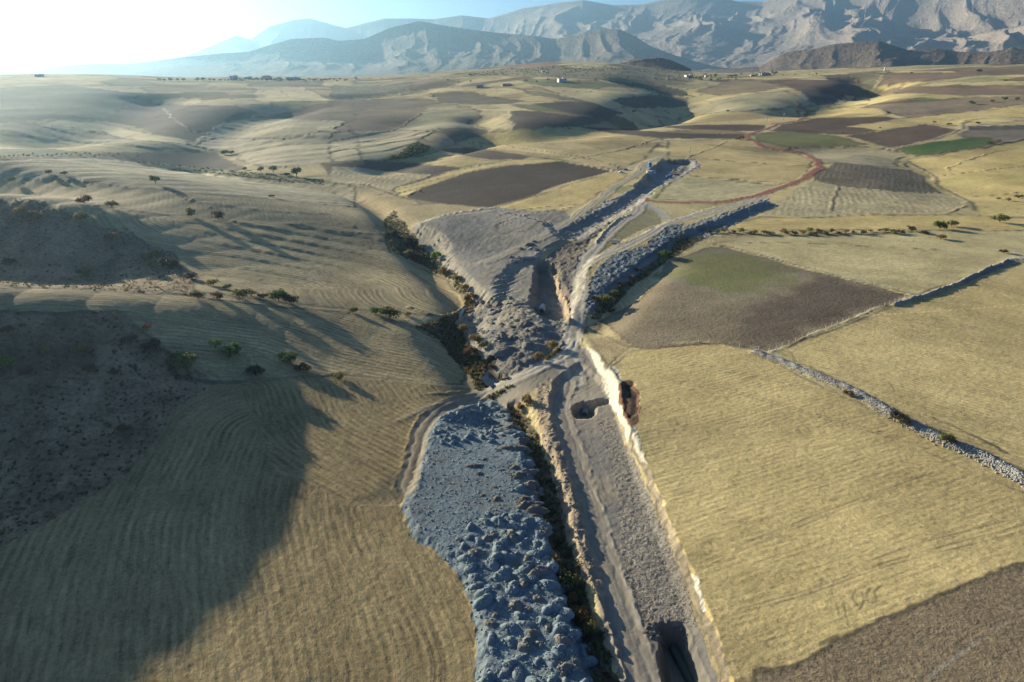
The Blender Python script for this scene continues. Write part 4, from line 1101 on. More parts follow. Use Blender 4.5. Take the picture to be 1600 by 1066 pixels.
def mountain(name, label, prof, dists, front, back, mat, spur=520.0, relief=0.35, base=-60.0, seed=1, cols=700, rows=150, warp=0.10, cat='mountain', power=1.05):
    pr = np.array([az_of(*p) for p in prof])
    A = np.linspace(pr[0, 0], pr[-1, 0], cols)
    el = -np.interp(A, pr[:, 0], pr[:, 1])
    # crest line wanders in depth; its height keeps the skyline's angle
    dist = dists if not isinstance(dists, tuple) else np.interp(A, [A[0], A[-1]], dists)
    dcr = dist * (1 + warp * vnoise(A * np.max(dist) / (spur * 6.0), A * 0, seed + 50))
    hcr = CAMZ + dcr * np.tan(el)
    t = np.concatenate([np.linspace(-1, 0, rows)[:-1], np.linspace(0, 1, rows // 4)])
    AA, TT = np.meshgrid(A, t)
    Rr = dcr[None, :] + np.where(TT < 0, TT * front, TT * back)
    x = Rr * np.sin(AA); y = Rr * np.cos(AA)
    u = np.abs(TT)
    prof_h = (1 - u) ** power
    H = hcr[None, :] - base
    ac = AA * float(np.mean(dcr)); al = Rr
    wx = ac + 0.45 * spur * fbm(x / (spur * 1.6), y / (spur * 1.6), 3, seed + 3)
    wy = al + 0.45 * spur * fbm(x / (spur * 1.6), y / (spur * 1.6), 3, seed + 9)
    rg = 0.62 * ridged(wx / spur * 0.9, wy / spur / 4.0, 3, seed, 0.5) + 0.38 * ridged(wx / spur * 3.1, wy / spur / 1.3, 4, seed + 40, 0.55)
    rg2 = ridged(wx / spur / 3.0, wy / spur / 5.0, 3, seed + 70, 0.5)
    fn = fbm(x / spur * 5.0, y / spur * 5.0, 4, seed + 90, 0.6)
    Rg = np.clip(0.52 * rg + 0.62 * rg2, 0, 1)
    bite = np.clip(u * 6.0, 0, 1) ** 0.7
    z = base + H * prof_h * (1 - bite * relief * 1.5 * (1 - Rg)) + H * 0.018 * fn * bite
    z = z - (u > 0.985) * 200
    edge = np.minimum(np.arange(cols), np.arange(cols)[::-1]) / cols
    z = np.where(np.isfinite(z), z, base)
    V = np.stack([x, y, z], 2).reshape(-1, 3)
    nr = len(t)
    i, j = np.meshgrid(np.arange(nr - 1), np.arange(cols - 1), indexing='ij')
    q = (i * cols + j).ravel()
    Q = np.stack([q, q + 1, q + cols + 1, q + cols], 1)
    me = mesh_arrays(name, V, Q, mat, True)
    return link(name, me, kind='structure', label=label)

mountain('mountain', 'huge pale bare mountain range filling the top right skyline',
         [(700, 60), (760, 30), (817, 13), (868, 5), (911, 0), (955, 8), (1003, 7), (1036, 0), (1080, -8), (1120, -6), (1150, 2), (1192, 3), (1230, -12), (1300, -30), (1400, -46), (1500, -40), (1600, -48), (1750, -40), (1900, 0)],
         (15500, 10500), 6600, 3500, M_ROCK, 1300, 0.46, -80, 11, 1000, 190)
mountain('mountain', 'faint bluish peaks far behind the left hills',
         [(270, 100), (290, 88), (330, 72), (368, 56), (392, 62), (420, 42), (460, 31), (484, 29), (510, 36), (540, 44), (570, 36), (600, 29), (641, 29), (679, 30), (722, 24), (763, 29), (800, 42), (860, 70), (900, 90)],
         (19000, 16500), 4500, 3000, M_ROCK2, 1100, 0.32, -80, 23, 600, 110)
mountain('mountain', 'dim blue range lowest on the far left skyline',
         [(-400, 104), (-100, 108), (60, 104), (130, 97), (185, 86), (225, 97), (260, 105), (330, 112)],
         22000, 5000, 3000, M_ROCK2, 1500, 0.25, -80, 29, 260, 60)
mountain('mountain', 'blue grey scrubby mountains in the middle of the skyline',
         [(-200, 124), (0, 116), (101, 103), (152, 100), (203, 101), (287, 89), (354, 83), (388, 81), (430, 68), (456, 61), (506, 59), (530, 64), (570, 61), (608, 44), (655, 33), (699, 41), (739, 47), (773, 51), (834, 56), (867, 61), (901, 54), (935, 47), (969, 46), (992, 57), (1020, 74), (1053, 86), (1090, 97), (1150, 112)],
         (12000, 7600), 3100, 2500, M_ROCK2, 900, 0.55, -80, 37, 900, 140)
mountain('mountain', 'rounded pale spur of the range at the right edge',
         [(1400, 100), (1440, 86), (1472, 76), (1499, 62), (1532, 51), (1583, 42), (1610, 36), (1700, 20), (1850, 40)],
         (11500, 7800), 2500, 1500, M_ROCK, 650, 0.38, -80, 43, 420, 90)
mountain('hill', 'dark bushy foothill with pale gullies behind the right fields',
         [(1040, 112), (1100, 110), (1188, 104), (1222, 84), (1246, 79), (1276, 76), (1303, 69), (1340, 66), (1374, 64), (1401, 73), (1418, 78), (1465, 76), (1499, 81), (1549, 81), (1583, 74), (1620, 82), (1720, 78), (1800, 90)],
         (5900, 4900), 1200, 900, M_HILL, 330, 0.40, -40, 51, 620, 110, 0.06)
mountain('hill', 'low red earth hill behind the orchards',
         [(950, 106), (966, 100), (985, 95), (1005, 92), (1030, 90), (1048, 94), (1062, 100), (1080, 108)],
         3000, 420, 400, M_REDHILL, 150, 0.22, 20, 57, 160, 50, 0.03)

# ------------------------------------------------------------------ air
hz = bpy.data.meshes.new('haze')
x0, x1, y0, y1, z0, z1 = -40000, 40000, -3000, 62000, -700, 1600
hv = [(x0, y0, z0), (x1, y0, z0), (x1, y1, z0), (x0, y1, z0), (x0, y0, z1), (x1, y0, z1), (x1, y1, z1), (x0, y1, z1)]
hz.from_pydata(hv, [], [(0, 3, 2, 1), (4, 5, 6, 7), (0, 1, 5, 4), (1, 2, 6, 5), (2, 3, 7, 6), (3, 0, 4, 7)])
m = bpy.data.materials.new('haze_air')
m.use_nodes = True
t = m.node_tree
t.nodes.remove(t.nodes['Principled BSDF'])
pv = nd(t, 'ShaderNodeVolumePrincipled')
pv.inputs['Color'].default_value = (0.40, 0.70, 0.95, 1)
pv.inputs['Density'].default_value = HAZE_DENSITY
pv.inputs['Anisotropy'].default_value = 0.62
t.links.new(pv.outputs[0], t.nodes['Material Output'].inputs['Volume'])
hz.materials.append(m)
if HAZE_DENSITY > 0:
    link('haze', hz, kind='stuff', label='thin blue haze over the far hills')

# water standing in the stream bed: level sheets
for k, f in enumerate(F):
    if f['name'] != 'stream_bed':
        continue
    P = f['P']
    j = np.nonzero(ID == k)[0]
    if j.size < 4:
        continue
    lv = float(np.percentile(Z[j], 55))
    c = P.mean(0)
    n = len(P)
    V = np.vstack([np.column_stack([c + (P - c) * 1.12, np.full(n, lv)]), [[c[0], c[1], lv]]])
    me = bpy.data.meshes.new('stream')
    me.from_pydata([tuple(v) for v in V], [], [(i, (i + 1) % n, n) for i in range(n)])
    me.materials.append(M_WATER)
    link('stream', me, kind='structure')

# ------------------------------------------------------------------ plain materials for things
def plain(name, col, rough=0.8, var=0.15, scale=3.0, metal=0.0):
    m, t, b = mat_base(name)
    b.inputs['Roughness'].default_value = rough
    b.inputs['Metallic'].default_value = metal
    tc = nd(t, 'ShaderNodeNewGeometry')
    n = noise_(t, tc.outputs['Position'], scale, 4)
    f = math_(t, 'ADD', math_(t, 'MULTIPLY', math_(t, 'SUBTRACT', n, 0.5), var * 2), 1.0)
    rgb = nd(t, 'ShaderNodeRGB'); rgb.outputs[0].default_value = (*col, 1)
    t.links.new(mul_col(t, rgb.outputs[0], f), b.inputs['Base Color'])
    return m

def leafm(name, col, var=0.35):
    m, t, b = mat_base(name)
    b.inputs['Roughness'].default_value = 0.7
    geo = nd(t, 'ShaderNodeNewGeometry')
    oi = nd(t, 'ShaderNodeObjectInfo')
    f = math_(t, 'ADD', math_(t, 'MULTIPLY', math_(t, 'SUBTRACT', geo.outputs['Random Per Island'], 0.5), var * 2), 1.0)
    f = math_(t, 'MULTIPLY', f, math_(t, 'ADD', math_(t, 'MULTIPLY', oi.outputs['Random'], 0.4), 0.8))
    rgb = nd(t, 'ShaderNodeRGB'); rgb.outputs[0].default_value = (*col, 1)
    c = mul_col(t, rgb.outputs[0], f)
    t.links.new(c, b.inputs['Base Color'])
    tr = nd(t, 'ShaderNodeBsdfTranslucent')
    t.links.new(c, tr.inputs[0])
    mx = nd(t, 'ShaderNodeMixShader'); mx.inputs[0].default_value = 0.35
    out = t.nodes['Material Output']
    t.links.new(b.outputs[0], mx.inputs[1]); t.links.new(tr.outputs[0], mx.inputs[2]); t.links.new(mx.outputs[0], out.inputs[0])
    return m

LEAF = {'green': leafm('green_leaves', (0.088, 0.142, 0.038)), 'olive': leafm('olive_leaves', (0.169, 0.169, 0.061)), 'dark': leafm('dark_twigs', (0.088, 0.074, 0.047)),
        'ochre': leafm('ochre_leaves', (0.25, 0.19, 0.075)), 'rust': leafm('rust_leaves', (0.165, 0.105, 0.062)), 'red': leafm('red_leaves', (0.351, 0.115, 0.074)),
        'orange': leafm('orange_leaves', (0.27, 0.165, 0.05)), 'lime': leafm('lime_leaves', (0.216, 0.297, 0.054)), 'pine': leafm('evergreen_leaves', (0.054, 0.084, 0.038))}
M_BARK = plain('bark', (0.11, 0.085, 0.06), 0.9, 0.3, 6)
M_STONE = plain('grey_stone', (0.33, 0.32, 0.29), 0.9, 0.35, 1.2)
M_CLOD = plain('earth_clods', (0.27, 0.24, 0.19), 0.95, 0.4, 0.9)

def tube(path, rads, seg=6):
    """rings round a polyline -> verts, quads"""
    V, Q = [], []
    P = [Vector(p) for p in path]
    for i, p in enumerate(P):
        d = (P[min(i + 1, len(P) - 1)] - P[max(i - 1, 0)]).normalized()
        a = d.orthogonal().normalized(); b2 = d.cross(a)
        for k in range(seg):
            an = 2 * math.pi * k / seg
            V.append(p + (a * math.cos(an) + b2 * math.sin(an)) * rads[i])
    for i in range(len(P) - 1):
        for k in range(seg):
            Q.append((i * seg + k, i * seg + (k + 1) % seg, (i + 1) * seg + (k + 1) % seg, (i + 1) * seg + k))
    return [tuple(v) for v in V], Q

def leaf_cloud(n, lobes, size, rg, flat=0.0):
    V, Q = [], []
    tot = sum(l[3] ** 2 for l in lobes)
    for (cx, cy, cz, rad) in lobes:
        k = int(n * rad ** 2 / tot)
        for _ in range(k):
            d = rg.normal(size=3); d /= np.linalg.norm(d)
            if d[2] < -0.35:
                d[2] *= -0.6
            q = rad * (0.55 + 0.5 * rg.random() ** 0.6) * (1 + 0.25 * math.sin(5 * d[0] + 3 * cx) * math.cos(4 * d[1] + cz))
            c = np.array([cx, cy, cz]) + d * q
            u = rg.normal(size=3); u /= np.linalg.norm(u)
            w = np.cross(u, d); w /= np.linalg.norm(w) + 1e-9
            u = np.cross(w, rg.normal(size=3) * 0.6 + d); u /= np.linalg.norm(u) + 1e-9
            s1 = size * (0.6 + 0.8 * rg.random()); s2 = s1 * (0.5 + 0.4 * rg.random())
            b = len(V)
            V += [tuple(c - u * s1), tuple(c + w * s2), tuple(c + u * s1 * 1.1), tuple(c - w * s2)]
            Q.append((b, b + 1, b + 2, b + 3))
    return V, Q

def me_of(name, V, Fc, mats, smooth=False, idx=None):
    me = bpy.data.meshes.new(name)
    me.from_pydata(V, [], Fc)
    for m in (mats if isinstance(mats, list) else [mats]):
        me.materials.append(m)
    if idx is not None:
        me.polygons.foreach_set('material_index', np.array(idx, np.int32))
    if smooth:
        me.polygons.foreach_set('use_smooth', np.ones(len(Fc), bool))
    me.update()
    return me

BUSH = {}
def bush_meshes(kind, var, tree=False, n=420):
    key = (kind, var, tree, n)
    if key in BUSH:
        return BUSH[key]
    rg = np.random.default_rng(100 + var * 7 + len(kind) + (50 if tree else 0))
    if tree:
        lobes = [(0, 0, 0.80, 0.62)] + [(0.5 * math.cos(a), 0.5 * math.sin(a), 0.55 + 0.5 * rg.random(), 0.30 + 0.18 * rg.random()) for a in rg.random(6) * 6.28]
        stem_h = 0.6
    else:
        lobes = [(0, 0, 0.42, 0.52)] + [(0.62 * math.cos(a) * rg.random() ** 0.5, 0.62 * math.sin(a), 0.25 + 0.45 * rg.random(), 0.24 + 0.20 * rg.random()) for a in rg.random(7) * 6.28]
        stem_h = 0.3
    V, Q = leaf_cloud(n, lobes, 0.07 if n > 300 else 0.13, rg)
    fol = me_of('foliage', V, Q, LEAF[kind])
    V2, Q2 = [], []
    tv, tq = tube([(0, 0, -0.25), (0.02, 0.01, stem_h * 0.6), (0.03, -0.02, stem_h)], [0.07, 0.055, 0.04] if tree else [0.05, 0.04, 0.03])
    V2 += tv; Q2 += tq
    for l in lobes[1:]:
        tv, tq = tube([(0.02, 0, stem_h * 0.55), (l[0] * 0.5, l[1] * 0.5, (stem_h * 0.55 + l[2]) / 2 + 0.05), (l[0], l[1], l[2])], [0.035, 0.025, 0.01], 5)
        b = len(V2); V2 += tv; Q2 += [tuple(b + i for i in q) for q in tq]
    st = me_of('stem', V2, Q2, M_BARK, True)
    # joined version for far copies
    b = len(V)
    one = me_of('small_plant', V + V2, Q + [tuple(b + i for i in q) for q in Q2], [LEAF[kind], M_BARK], False, [0] * len(Q) + [1] * len(Q2))
    BUSH[key] = (fol, st, one)
    return BUSH[key]

def slant(p):
    return math.sqrt(p[0] ** 2 + p[1] ** 2 + (CAMZ - p[2]) ** 2)

COLW = {'green': 'green', 'olive': 'olive green', 'dark': 'dark leafless', 'ochre': 'yellowish dry', 'rust': 'rusty brown', 'red': 'reddish', 'orange': 'orange tinted', 'lime': 'bright lime green', 'pine': 'dark evergreen'}
def plant(pxs, where, group, parts=True, tree=False, tall=1.0, names_=None):
    """pxs: (x, y, width in px, kind[, own label])"""
    W = place([(p[0], p[1]) for p in pxs])
    for i, (p, w) in enumerate(zip(pxs, W)):
        kind = p[3]
        R_ = p[2] * slant(w) / FPX * 0.5 * (0.85 if tree else (1.0 if group == G1 else 1.05 if 'ditch' in group else 0.8))
        var = random.randrange(4)
        lab = p[4] if len(p) > 4 else '%s %s %s' % (COLW[kind], 'tree' if tree else 'bush', where)
        nm = 'tree' if tree else 'bush'
        fol, st, one = bush_meshes(kind, var, tree, 900 if parts else 150)
        k = 1.0 / 0.85
        sc = (R_ * k * random.uniform(0.9, 1.1), R_ * k * random.uniform(0.9, 1.1), R_ * k * tall * (1.0 if tree else 1.25 if 'ditch' in group else 0.9) * random.uniform(0.9, 1.1))
        rz = random.uniform(0, 6.28)
        if parts:
            o = link(nm, None, None, tuple(w), rz, sc, label=lab, category=nm, group=group)
            link('crown' if tree else 'foliage', fol, o)
            link('trunk' if tree else 'stem', st, o)
        else:
            link(nm, one, None, tuple(w), rz, sc, label=lab, category=nm, group=group)

G1 = 'bushes on the left slopes'
plant([(8, 572, 26, 'lime', 'bright green bush at the left edge on the shaded scrub slope'), (291, 574, 44, 'olive', 'wide olive bush left of the green pair below the spur'),
       (358, 557, 36, 'green', 'dense green bush beside the small leaning tree'), (453, 566, 30, 'green', 'green bush right of the small leaning tree, above the track'), (400, 586, 32, 'dark', 'low dark bush beside the track below the green bushes'),
       (474, 580, 26, 'dark', 'dark bush just right of the round green bush'), (528, 593, 22, 'olive', 'olive bush alone at the end of the field edge'), (231, 513, 15, 'red', 'small red leaved bush on the crest of the scrub'),
       (206, 533, 17, 'rust', 'rusty bush just below the red one'), (238, 544, 24, 'dark', 'dark bush below the red and rusty bushes'), (193, 676, 20, 'rust', 'rusty bush low in the shaded scrub'),
       (41, 586, 16, 'rust', 'brown bush right of the bright green bush at the edge'), (138, 578, 14, 'rust', 'rusty bush in the middle of the shaded scrub'), (180, 585, 14, 'rust', 'rusty bush right of the middle of the shaded scrub'),
       (72, 548, 18, 'ochre', 'dry yellow bush on the upper left scrub'), (125, 550, 20, 'ochre', 'dry yellow bush below the lit spur'), (12, 520, 18, 'rust', 'brown bush near the left edge under the lit spur'),
       (310, 466, 24, 'ochre', 'dry yellowish bush at the left end of the field hedge'), (340, 466, 22, 'rust', 'rusty bush second in the field hedge'), (380, 466, 28, 'olive', 'olive bush in the middle of the field hedge'),
       (393, 462, 16, 'ochre', 'yellow bush between the olive and green hedge bushes'), (411, 466, 16, 'rust', 'rusty bush before the big green hedge bush'), (435, 470, 32, 'green', 'big green bush near the right end of the field hedge'),
       (455, 474, 24, 'dark', 'dark bush at the right end of the field hedge'), (334, 446, 18, 'ochre', 'yellow bush standing above the field hedge'), (355, 452, 14, 'olive', 'small olive bush above the field hedge'),
       (245, 403, 22, 'olive', 'olive bush on the upper scrub slope'), (226, 405, 15, 'ochre', 'small yellow bush on the upper scrub slope'), (235, 415, 14, 'ochre', 'small yellow bush below the olive one on the upper scrub'), (265, 418, 28, 'dark', 'wide dark bush at the foot of the upper scrub'),
       (298, 436, 18, 'dark', 'dark bush at the tip of the upper scrub'), (175, 375, 20, 'rust', 'rusty bush at the upper edge of the scrub'), (135, 431, 22, 'ochre', 'yellow bush over the lit spur'), (15, 414, 18, 'rust', 'rusty bush at the left edge of the upper scrub'),
       (551, 489, 15, 'olive', 'small olive bush at the left end of the hedge by the lit field'), (587, 491, 22, 'green', 'green bush in the hedge by the lit field'), (611, 495, 34, 'olive', 'wide olive bush in the hedge by the lit field'), (636, 494, 14, 'ochre', 'dry bush at the right end of the hedge by the lit field'),
       (300, 338, 20, 'olive', 'olive bush left of two on the far field edge'), (341, 342, 24, 'dark', 'dark bush right of two on the far field edge'), (132, 318, 20, 'rust', 'brown bush on the far slope left'), (175, 324, 18, 'olive', 'olive bush on the far slope'),
       (125, 343, 22, 'olive', 'olive bush at the top of the scrub'), (55, 345, 24, 'rust', 'rusty bush on the top left scrub'), (30, 335, 20, 'ochre', 'dry bush on the top left scrub'), (425, 308, 8, 'rust', 'tiny rusty bush in the striped field'),
       (76, 272, 10, 'dark', 'tiny dark bush on the knoll'), (101, 274, 9, 'dark', 'tiny dark bush right on the knoll'), (17, 284, 12, 'olive', 'small olive bush left of the knoll')],
      'on the left slopes', G1)
plant([(337, 545, 20, 'green', 'small leaning green tree on the shaded slope above the track')], '', G1, True, True, 1.1)
plant([(243, 287, 15, 'green', 'lone round green tree on the far lit field'), (408, 270, 13, 'green', 'left of three green trees at the valley fork'), (427, 270, 14, 'green', 'middle of three green trees at the valley fork'), (464, 277, 20, 'pine', 'right and widest of three trees at the valley fork')],
      '', 'trees in the left valley', True, True)
plant([(448, 275, 12, 'green', 'low green bush between the trees at the valley fork'), (383, 266, 10, 'olive', 'small olive bush beside the left valley tree'), (350, 242, 14, 'green', 'green bush where the dark field meets the valley'),
       (362, 241, 12, 'olive', 'olive bush where the dark field meets the valley')], '', 'trees in the left valley')
G2 = 'bushes along the stream and ditch'
plant([(639, 402, 18, 'ochre', 'yellow bush high on the stream bank'), (651, 407, 18, 'rust', 'rusty bush high on the stream bank'), (645, 386, 22, 'dark', 'dark bush in the stream bed beside the grey fill'), (682, 404, 15, 'lime', 'bright lime bush at the foot of the grey fill'),
       (612, 372, 18, 'dark', 'dark bush on the upper stream bank'), (693, 428, 16, 'ochre', 'yellow bush between the fill and the ringed field'), (715, 440, 14, 'olive', 'olive bush between the fill and the ringed field'), (736, 470, 20, 'rust', 'rust red bush at the bend of the stream'),
       (727, 455, 16, 'ochre', 'dry bush above the bend of the stream'), (722, 520, 18, 'ochre', 'dry bush below the bend of the stream'), (745, 535, 20, 'ochre', 'dry bush left of the pools'), (735, 555, 22, 'rust', 'rusty bush left of the pools'), (768, 578, 12, 'rust', 'small rust bush between the two pools'),
       (756, 545, 16, 'olive', 'olive bush above the pools'), (866, 545, 20, 'ochre', 'dry bush at the road fork'), (840, 562, 16, 'ochre', 'dry bush above the side road'), (812, 640, 14, 'orange', 'orange bush at the head of the ditch'), (822, 634, 22, 'ochre', 'yellow bush under the side road'),
       (806, 652, 10, 'orange', 'small orange bush at the head of the ditch'), (870, 884, 28, 'ochre', 'upper yellow bush on the spoil edge'), (885, 922, 40, 'olive', 'largest olive bush in the ditch beside the spoil'), (894, 943, 18, 'ochre', 'small yellow bush below the largest ditch bush'),
       (908, 970, 30, 'orange', 'orange autumn bush in the ditch beside the spoil'), (921, 992, 26, 'olive', 'lowest bush in the ditch beside the spoil')], '', G2)
G3 = 'bushes on the right'
plant([(1037, 402, 30, 'green', 'round green bush under the rubble embankment'), (945, 474, 36, 'olive', 'pale olive bush in the hollow right of the haul road'), (958, 462, 22, 'olive', 'smaller olive bush behind the pale one by the haul road'), (972, 448, 18, 'dark', 'dark bush under the end of the rubble'),
       (986, 436, 15, 'ochre', 'yellow bush under the middle of the rubble'), (994, 424, 13, 'rust', 'rusty bush under the rubble embankment'), (930, 470, 18, 'dark', 'dark bush at the road shoulder'), (955, 488, 14, 'dark', 'low dark bush at the corner of the brown field'),
       (1406, 660, 32, 'dark', 'largest dark bush on the stone row'), (1477, 690, 28, 'olive', 'olive bush lower on the stone row'), (1326, 618, 18, 'rust', 'brown bush high on the stone row'), (1265, 362, 15, 'lime', 'light green bush on the hedge line'), (1226, 361, 9, 'green', 'tiny green bush on the hedge line'),
       (1468, 358, 24, 'green', 'broad green bush at the right hedge'), (1487, 354, 20, 'olive', 'olive bush at the right hedge'), (1562, 348, 26, 'olive', 'wide olive bush at the right edge hedge'), (1445, 366, 12, 'dark', 'dark bush in front of the right hedge'), (1470, 374, 18, 'ochre', 'dry bush on a stone heap before the right hedge'),
       (1568, 396, 12, 'dark', 'small dark bush near the end of the stone bank')], '', G3)
rl = random.Random(3)
plant([(1110 + 12 * i + rl.uniform(-5, 5), 366 - 0.2 * abs(i - 12) + rl.uniform(-2, 2), rl.uniform(9, 17), rl.choice(['ochre', 'rust', 'ochre', 'olive', 'dark'])) for i in range(27)], 'in the long dry hedge across the right fields', 'hedge across the right fields', False)
plant([(x, y, w, k) for x, y, w, k in [(1519, 163, 10, 'green'), (1549, 160, 8, 'olive'), (1570, 157, 10, 'green'), (1588, 157, 9, 'olive')]], 'on the far right field edge', 'bushes on the far right field edge', False)
plant([(1482, 196, 9, 'dark'), (1460, 192, 6, 'rust'), (1546, 226, 10, 'green'), (1560, 222, 9, 'ochre'), (1528, 194, 8, 'dark'), (1375, 201, 5, 'dark'), (1388, 178, 7, 'dark'), (1316, 209, 6, 'olive'), (1160, 218, 14, 'ochre'), (1152, 219, 10, 'rust'), (1137, 175, 8, 'olive'), (1080, 178, 6, 'dark'),
       (990, 231, 5, 'ochre'), (1005, 226, 5, 'rust'), (638, 238, 9, 'lime'), (545, 206, 6, 'dark'), (751, 230, 6, 'ochre'), (890, 202, 5, 'olive'), (991, 176, 9, 'ochre'), (1071, 150, 9, 'olive'), (657, 300, 7, 'dark'), (1357, 158, 5, 'red'), (1424, 115, 5, 'dark'), (1529, 113, 9, 'green'), (1570, 127, 5, 'rust'),
       (1592, 310, 12, 'rust'), (1560, 312, 8, 'olive'), (1575, 314, 10, 'rust')], 'dotted along the far field edges', 'bushes dotted along the far field edges', False)
# young trees of the orchard strip in the left valley
pts = []
for i in range(70):
    u = i / 69
    X = 640 + 850 * u; Yc = 762 + 78 * u
    for dy in (-6, 8):
        if rl.random() < 0.85 and (dy < 0 or u > 0.2):
            pts.append(T('00', (X + rl.uniform(-6, 6), Yc + dy + 4 * u + rl.uniform(-3, 3)))[0] + (rl.uniform(3.2, 5.5), rl.choice(['green', 'pine', 'olive'])))
plant([(p[0], p[1], p[2], p[3], 'young fruit tree in the orchard strip above the left valley') for p in pts], '', 'young trees of the valley orchard strip', False, True, 0.8)
plant([T('00', (X, 720 + 0.00006 * (X - 350) ** 2 + rl.uniform(-5, 9)))[0] + (rl.uniform(3, 6), rl.choice(['ochre', 'olive', 'lime']), 'small yellowing tree in the dotted row on the left valley side') for X in range(0, 640, 22)], '', 'dotted row on the left valley side', False, True, 0.9)
# trees on the skyline
plant([(x, y, w, 'pine', 'dark tree in the row on the left skyline') for x, y, w in [(250, 127, 7), (257, 127, 6), (267, 127, 8), (278, 127, 7), (287, 127, 7), (309, 127, 8), (318, 127, 9)]], '', 'row of trees on the left skyline', False, True, 0.8)
plant([(326 + 5.3 * i + rl.uniform(-2, 2), 126.5 + rl.uniform(-1, 1), rl.uniform(4, 7), rl.choice(['pine', 'green', 'pine'])) for i in range(42)], 'among the white houses on the left skyline', 'trees round the skyline houses', False, True, 0.8)
plant([(x, 128 + rl.uniform(-2, 2), rl.uniform(4, 7), 'olive') for x in (700, 716, 735, 822, 838, 856, 880, 905, 930)], 'near the far hill houses', 'trees near the far hill houses', False, True, 0.8)
# orchards on the far rise
pts = []
for i in range(420):
    X = rl.uniform(600, 1590); Y = rl.uniform(0, 1)
    lo = np.interp(X, [600, 800, 1100, 1590], [345, 318, 308, 318]); hi = np.interp(X, [600, 800, 1000, 1250, 1590], [352, 352, 358, 368, 378])
    pts.append(T('10', (X, lo + (hi - lo) * Y))[0] + (rl.uniform(2.5, 4.8), rl.choice(['pine', 'green', 'olive', 'pine'])))
Wp = place([(q[0], q[1]) for q in pts])
Vv, Qq, Ii = [], [], []
kinds_ = ['pine', 'green', 'olive']
for q, w in zip(pts, Wp):
    R_ = q[2] * slant(w) / FPX * 0.55
    me_ = bush_meshes(q[3], 0, False, 60)[0]
    b = len(Vv)
    Vv += [(v.co.x * R_ + w[0], v.co.y * R_ + w[1], v.co.z * R_ + w[2]) for v in me_.vertices]
    for pl in me_.polygons:
        Qq.append(tuple(b + i for i in pl.vertices)); Ii.append(kinds_.index(q[3]))
link('orchard_trees', me_of('orchard_trees', Vv, Qq, [LEAF[k_] for k_ in kinds_], False, Ii), kind='stuff', label='orchards spread over the far rise', category='orchard')
pts = [(rl.uniform(1075, 1150), rl.uniform(118, 127), rl.uniform(3, 7), rl.choice(['pine', 'green'])) for _ in range(34)] + [(rl.uniform(1180, 1212), rl.uniform(115, 119), rl.uniform(5, 8), 'pine') for _ in range(8)] + [(rl.uniform(1155, 1290), rl.uniform(116, 120), rl.uniform(2.5, 4), 'olive') for _ in range(18)]
plant(pts, 'round the far right farmhouses', 'trees round the far right farmhouses', False, True, 0.8)
# low scrub cushions
def scatter_in(fname, n, rg):
    ks = [k for k, q in enumerate(names) if q == fname]
    cand = np.nonzero(np.isin(ID, ks) & (rr < 900) & (np.abs(GA.ravel()) < R(47)))[0]
    if not cand.size:
        return np.zeros((0, 3))
    wgt = rr[cand] ** 1.0
    j = rg.choice(cand, min(n, cand.size), replace=False, p=wgt / wgt.sum())
    return np.column_stack([GX[j], GY[j], Z[j]])

def stuff_blades(name, label, P, kinds, size, rg, per=7):
    V, Q, I = [], [], []
    for p in P:
        s = size * (0.5 + rg.random())
        ki = rg.integers(len(kinds))
        for _ in range(per):
            a = rg.random() * 6.28; b = rg.random() * 6.28
            d = np.array([math.cos(a) * 0.7, math.sin(a) * 0.7, 0.45 + 0.6 * rg.random()])
            w = np.array([math.cos(b), math.sin(b), 0.0])
            c = p + np.array([math.cos(b), math.sin(b), 0]) * s * 0.4 * rg.random()
            k = len(V)
            V += [tuple(c - w * s * 0.22), tuple(c + w * s * 0.22), tuple(c + d * s + w * s * 0.12), tuple(c + d * s - w * s * 0.12)]
            Q.append((k, k + 1, k + 2, k + 3)); I.append(ki)
    me = me_of(name, V, Q, [LEAF[k] for k in kinds], False, I)
    link(name, me, kind='stuff', label=label, category='scrub')
rg = np.random.default_rng(5)
stuff_blades('scrub_tufts', 'low dry scrub tufts covering the left slopes', scatter_in('scrub_slope', 1700, rg), ['rust', 'olive', 'ochre', 'dark', 'olive'], 0.6, rg, 7)
stuff_blades('stream_grass', 'dry yellow grass and weeds along the stream', np.vstack([scatter_in('stream_bank', 1500, rg), scatter_in('grass_patch', 260, rg), scatter_in('ditch_bank', 420, rg), scatter_in('gully_bank', 330, rg)]), ['ochre', 'olive', 'rust', 'olive', 'dark', 'olive'], 0.8, rg, 7)
stuff_blades('bank_scrub', 'dark scrub covering the far gully banks', np.vstack([scatter_in('scrub_bank', 700, rg)]), ['dark', 'pine', 'olive'], 2.2, rg, 9)

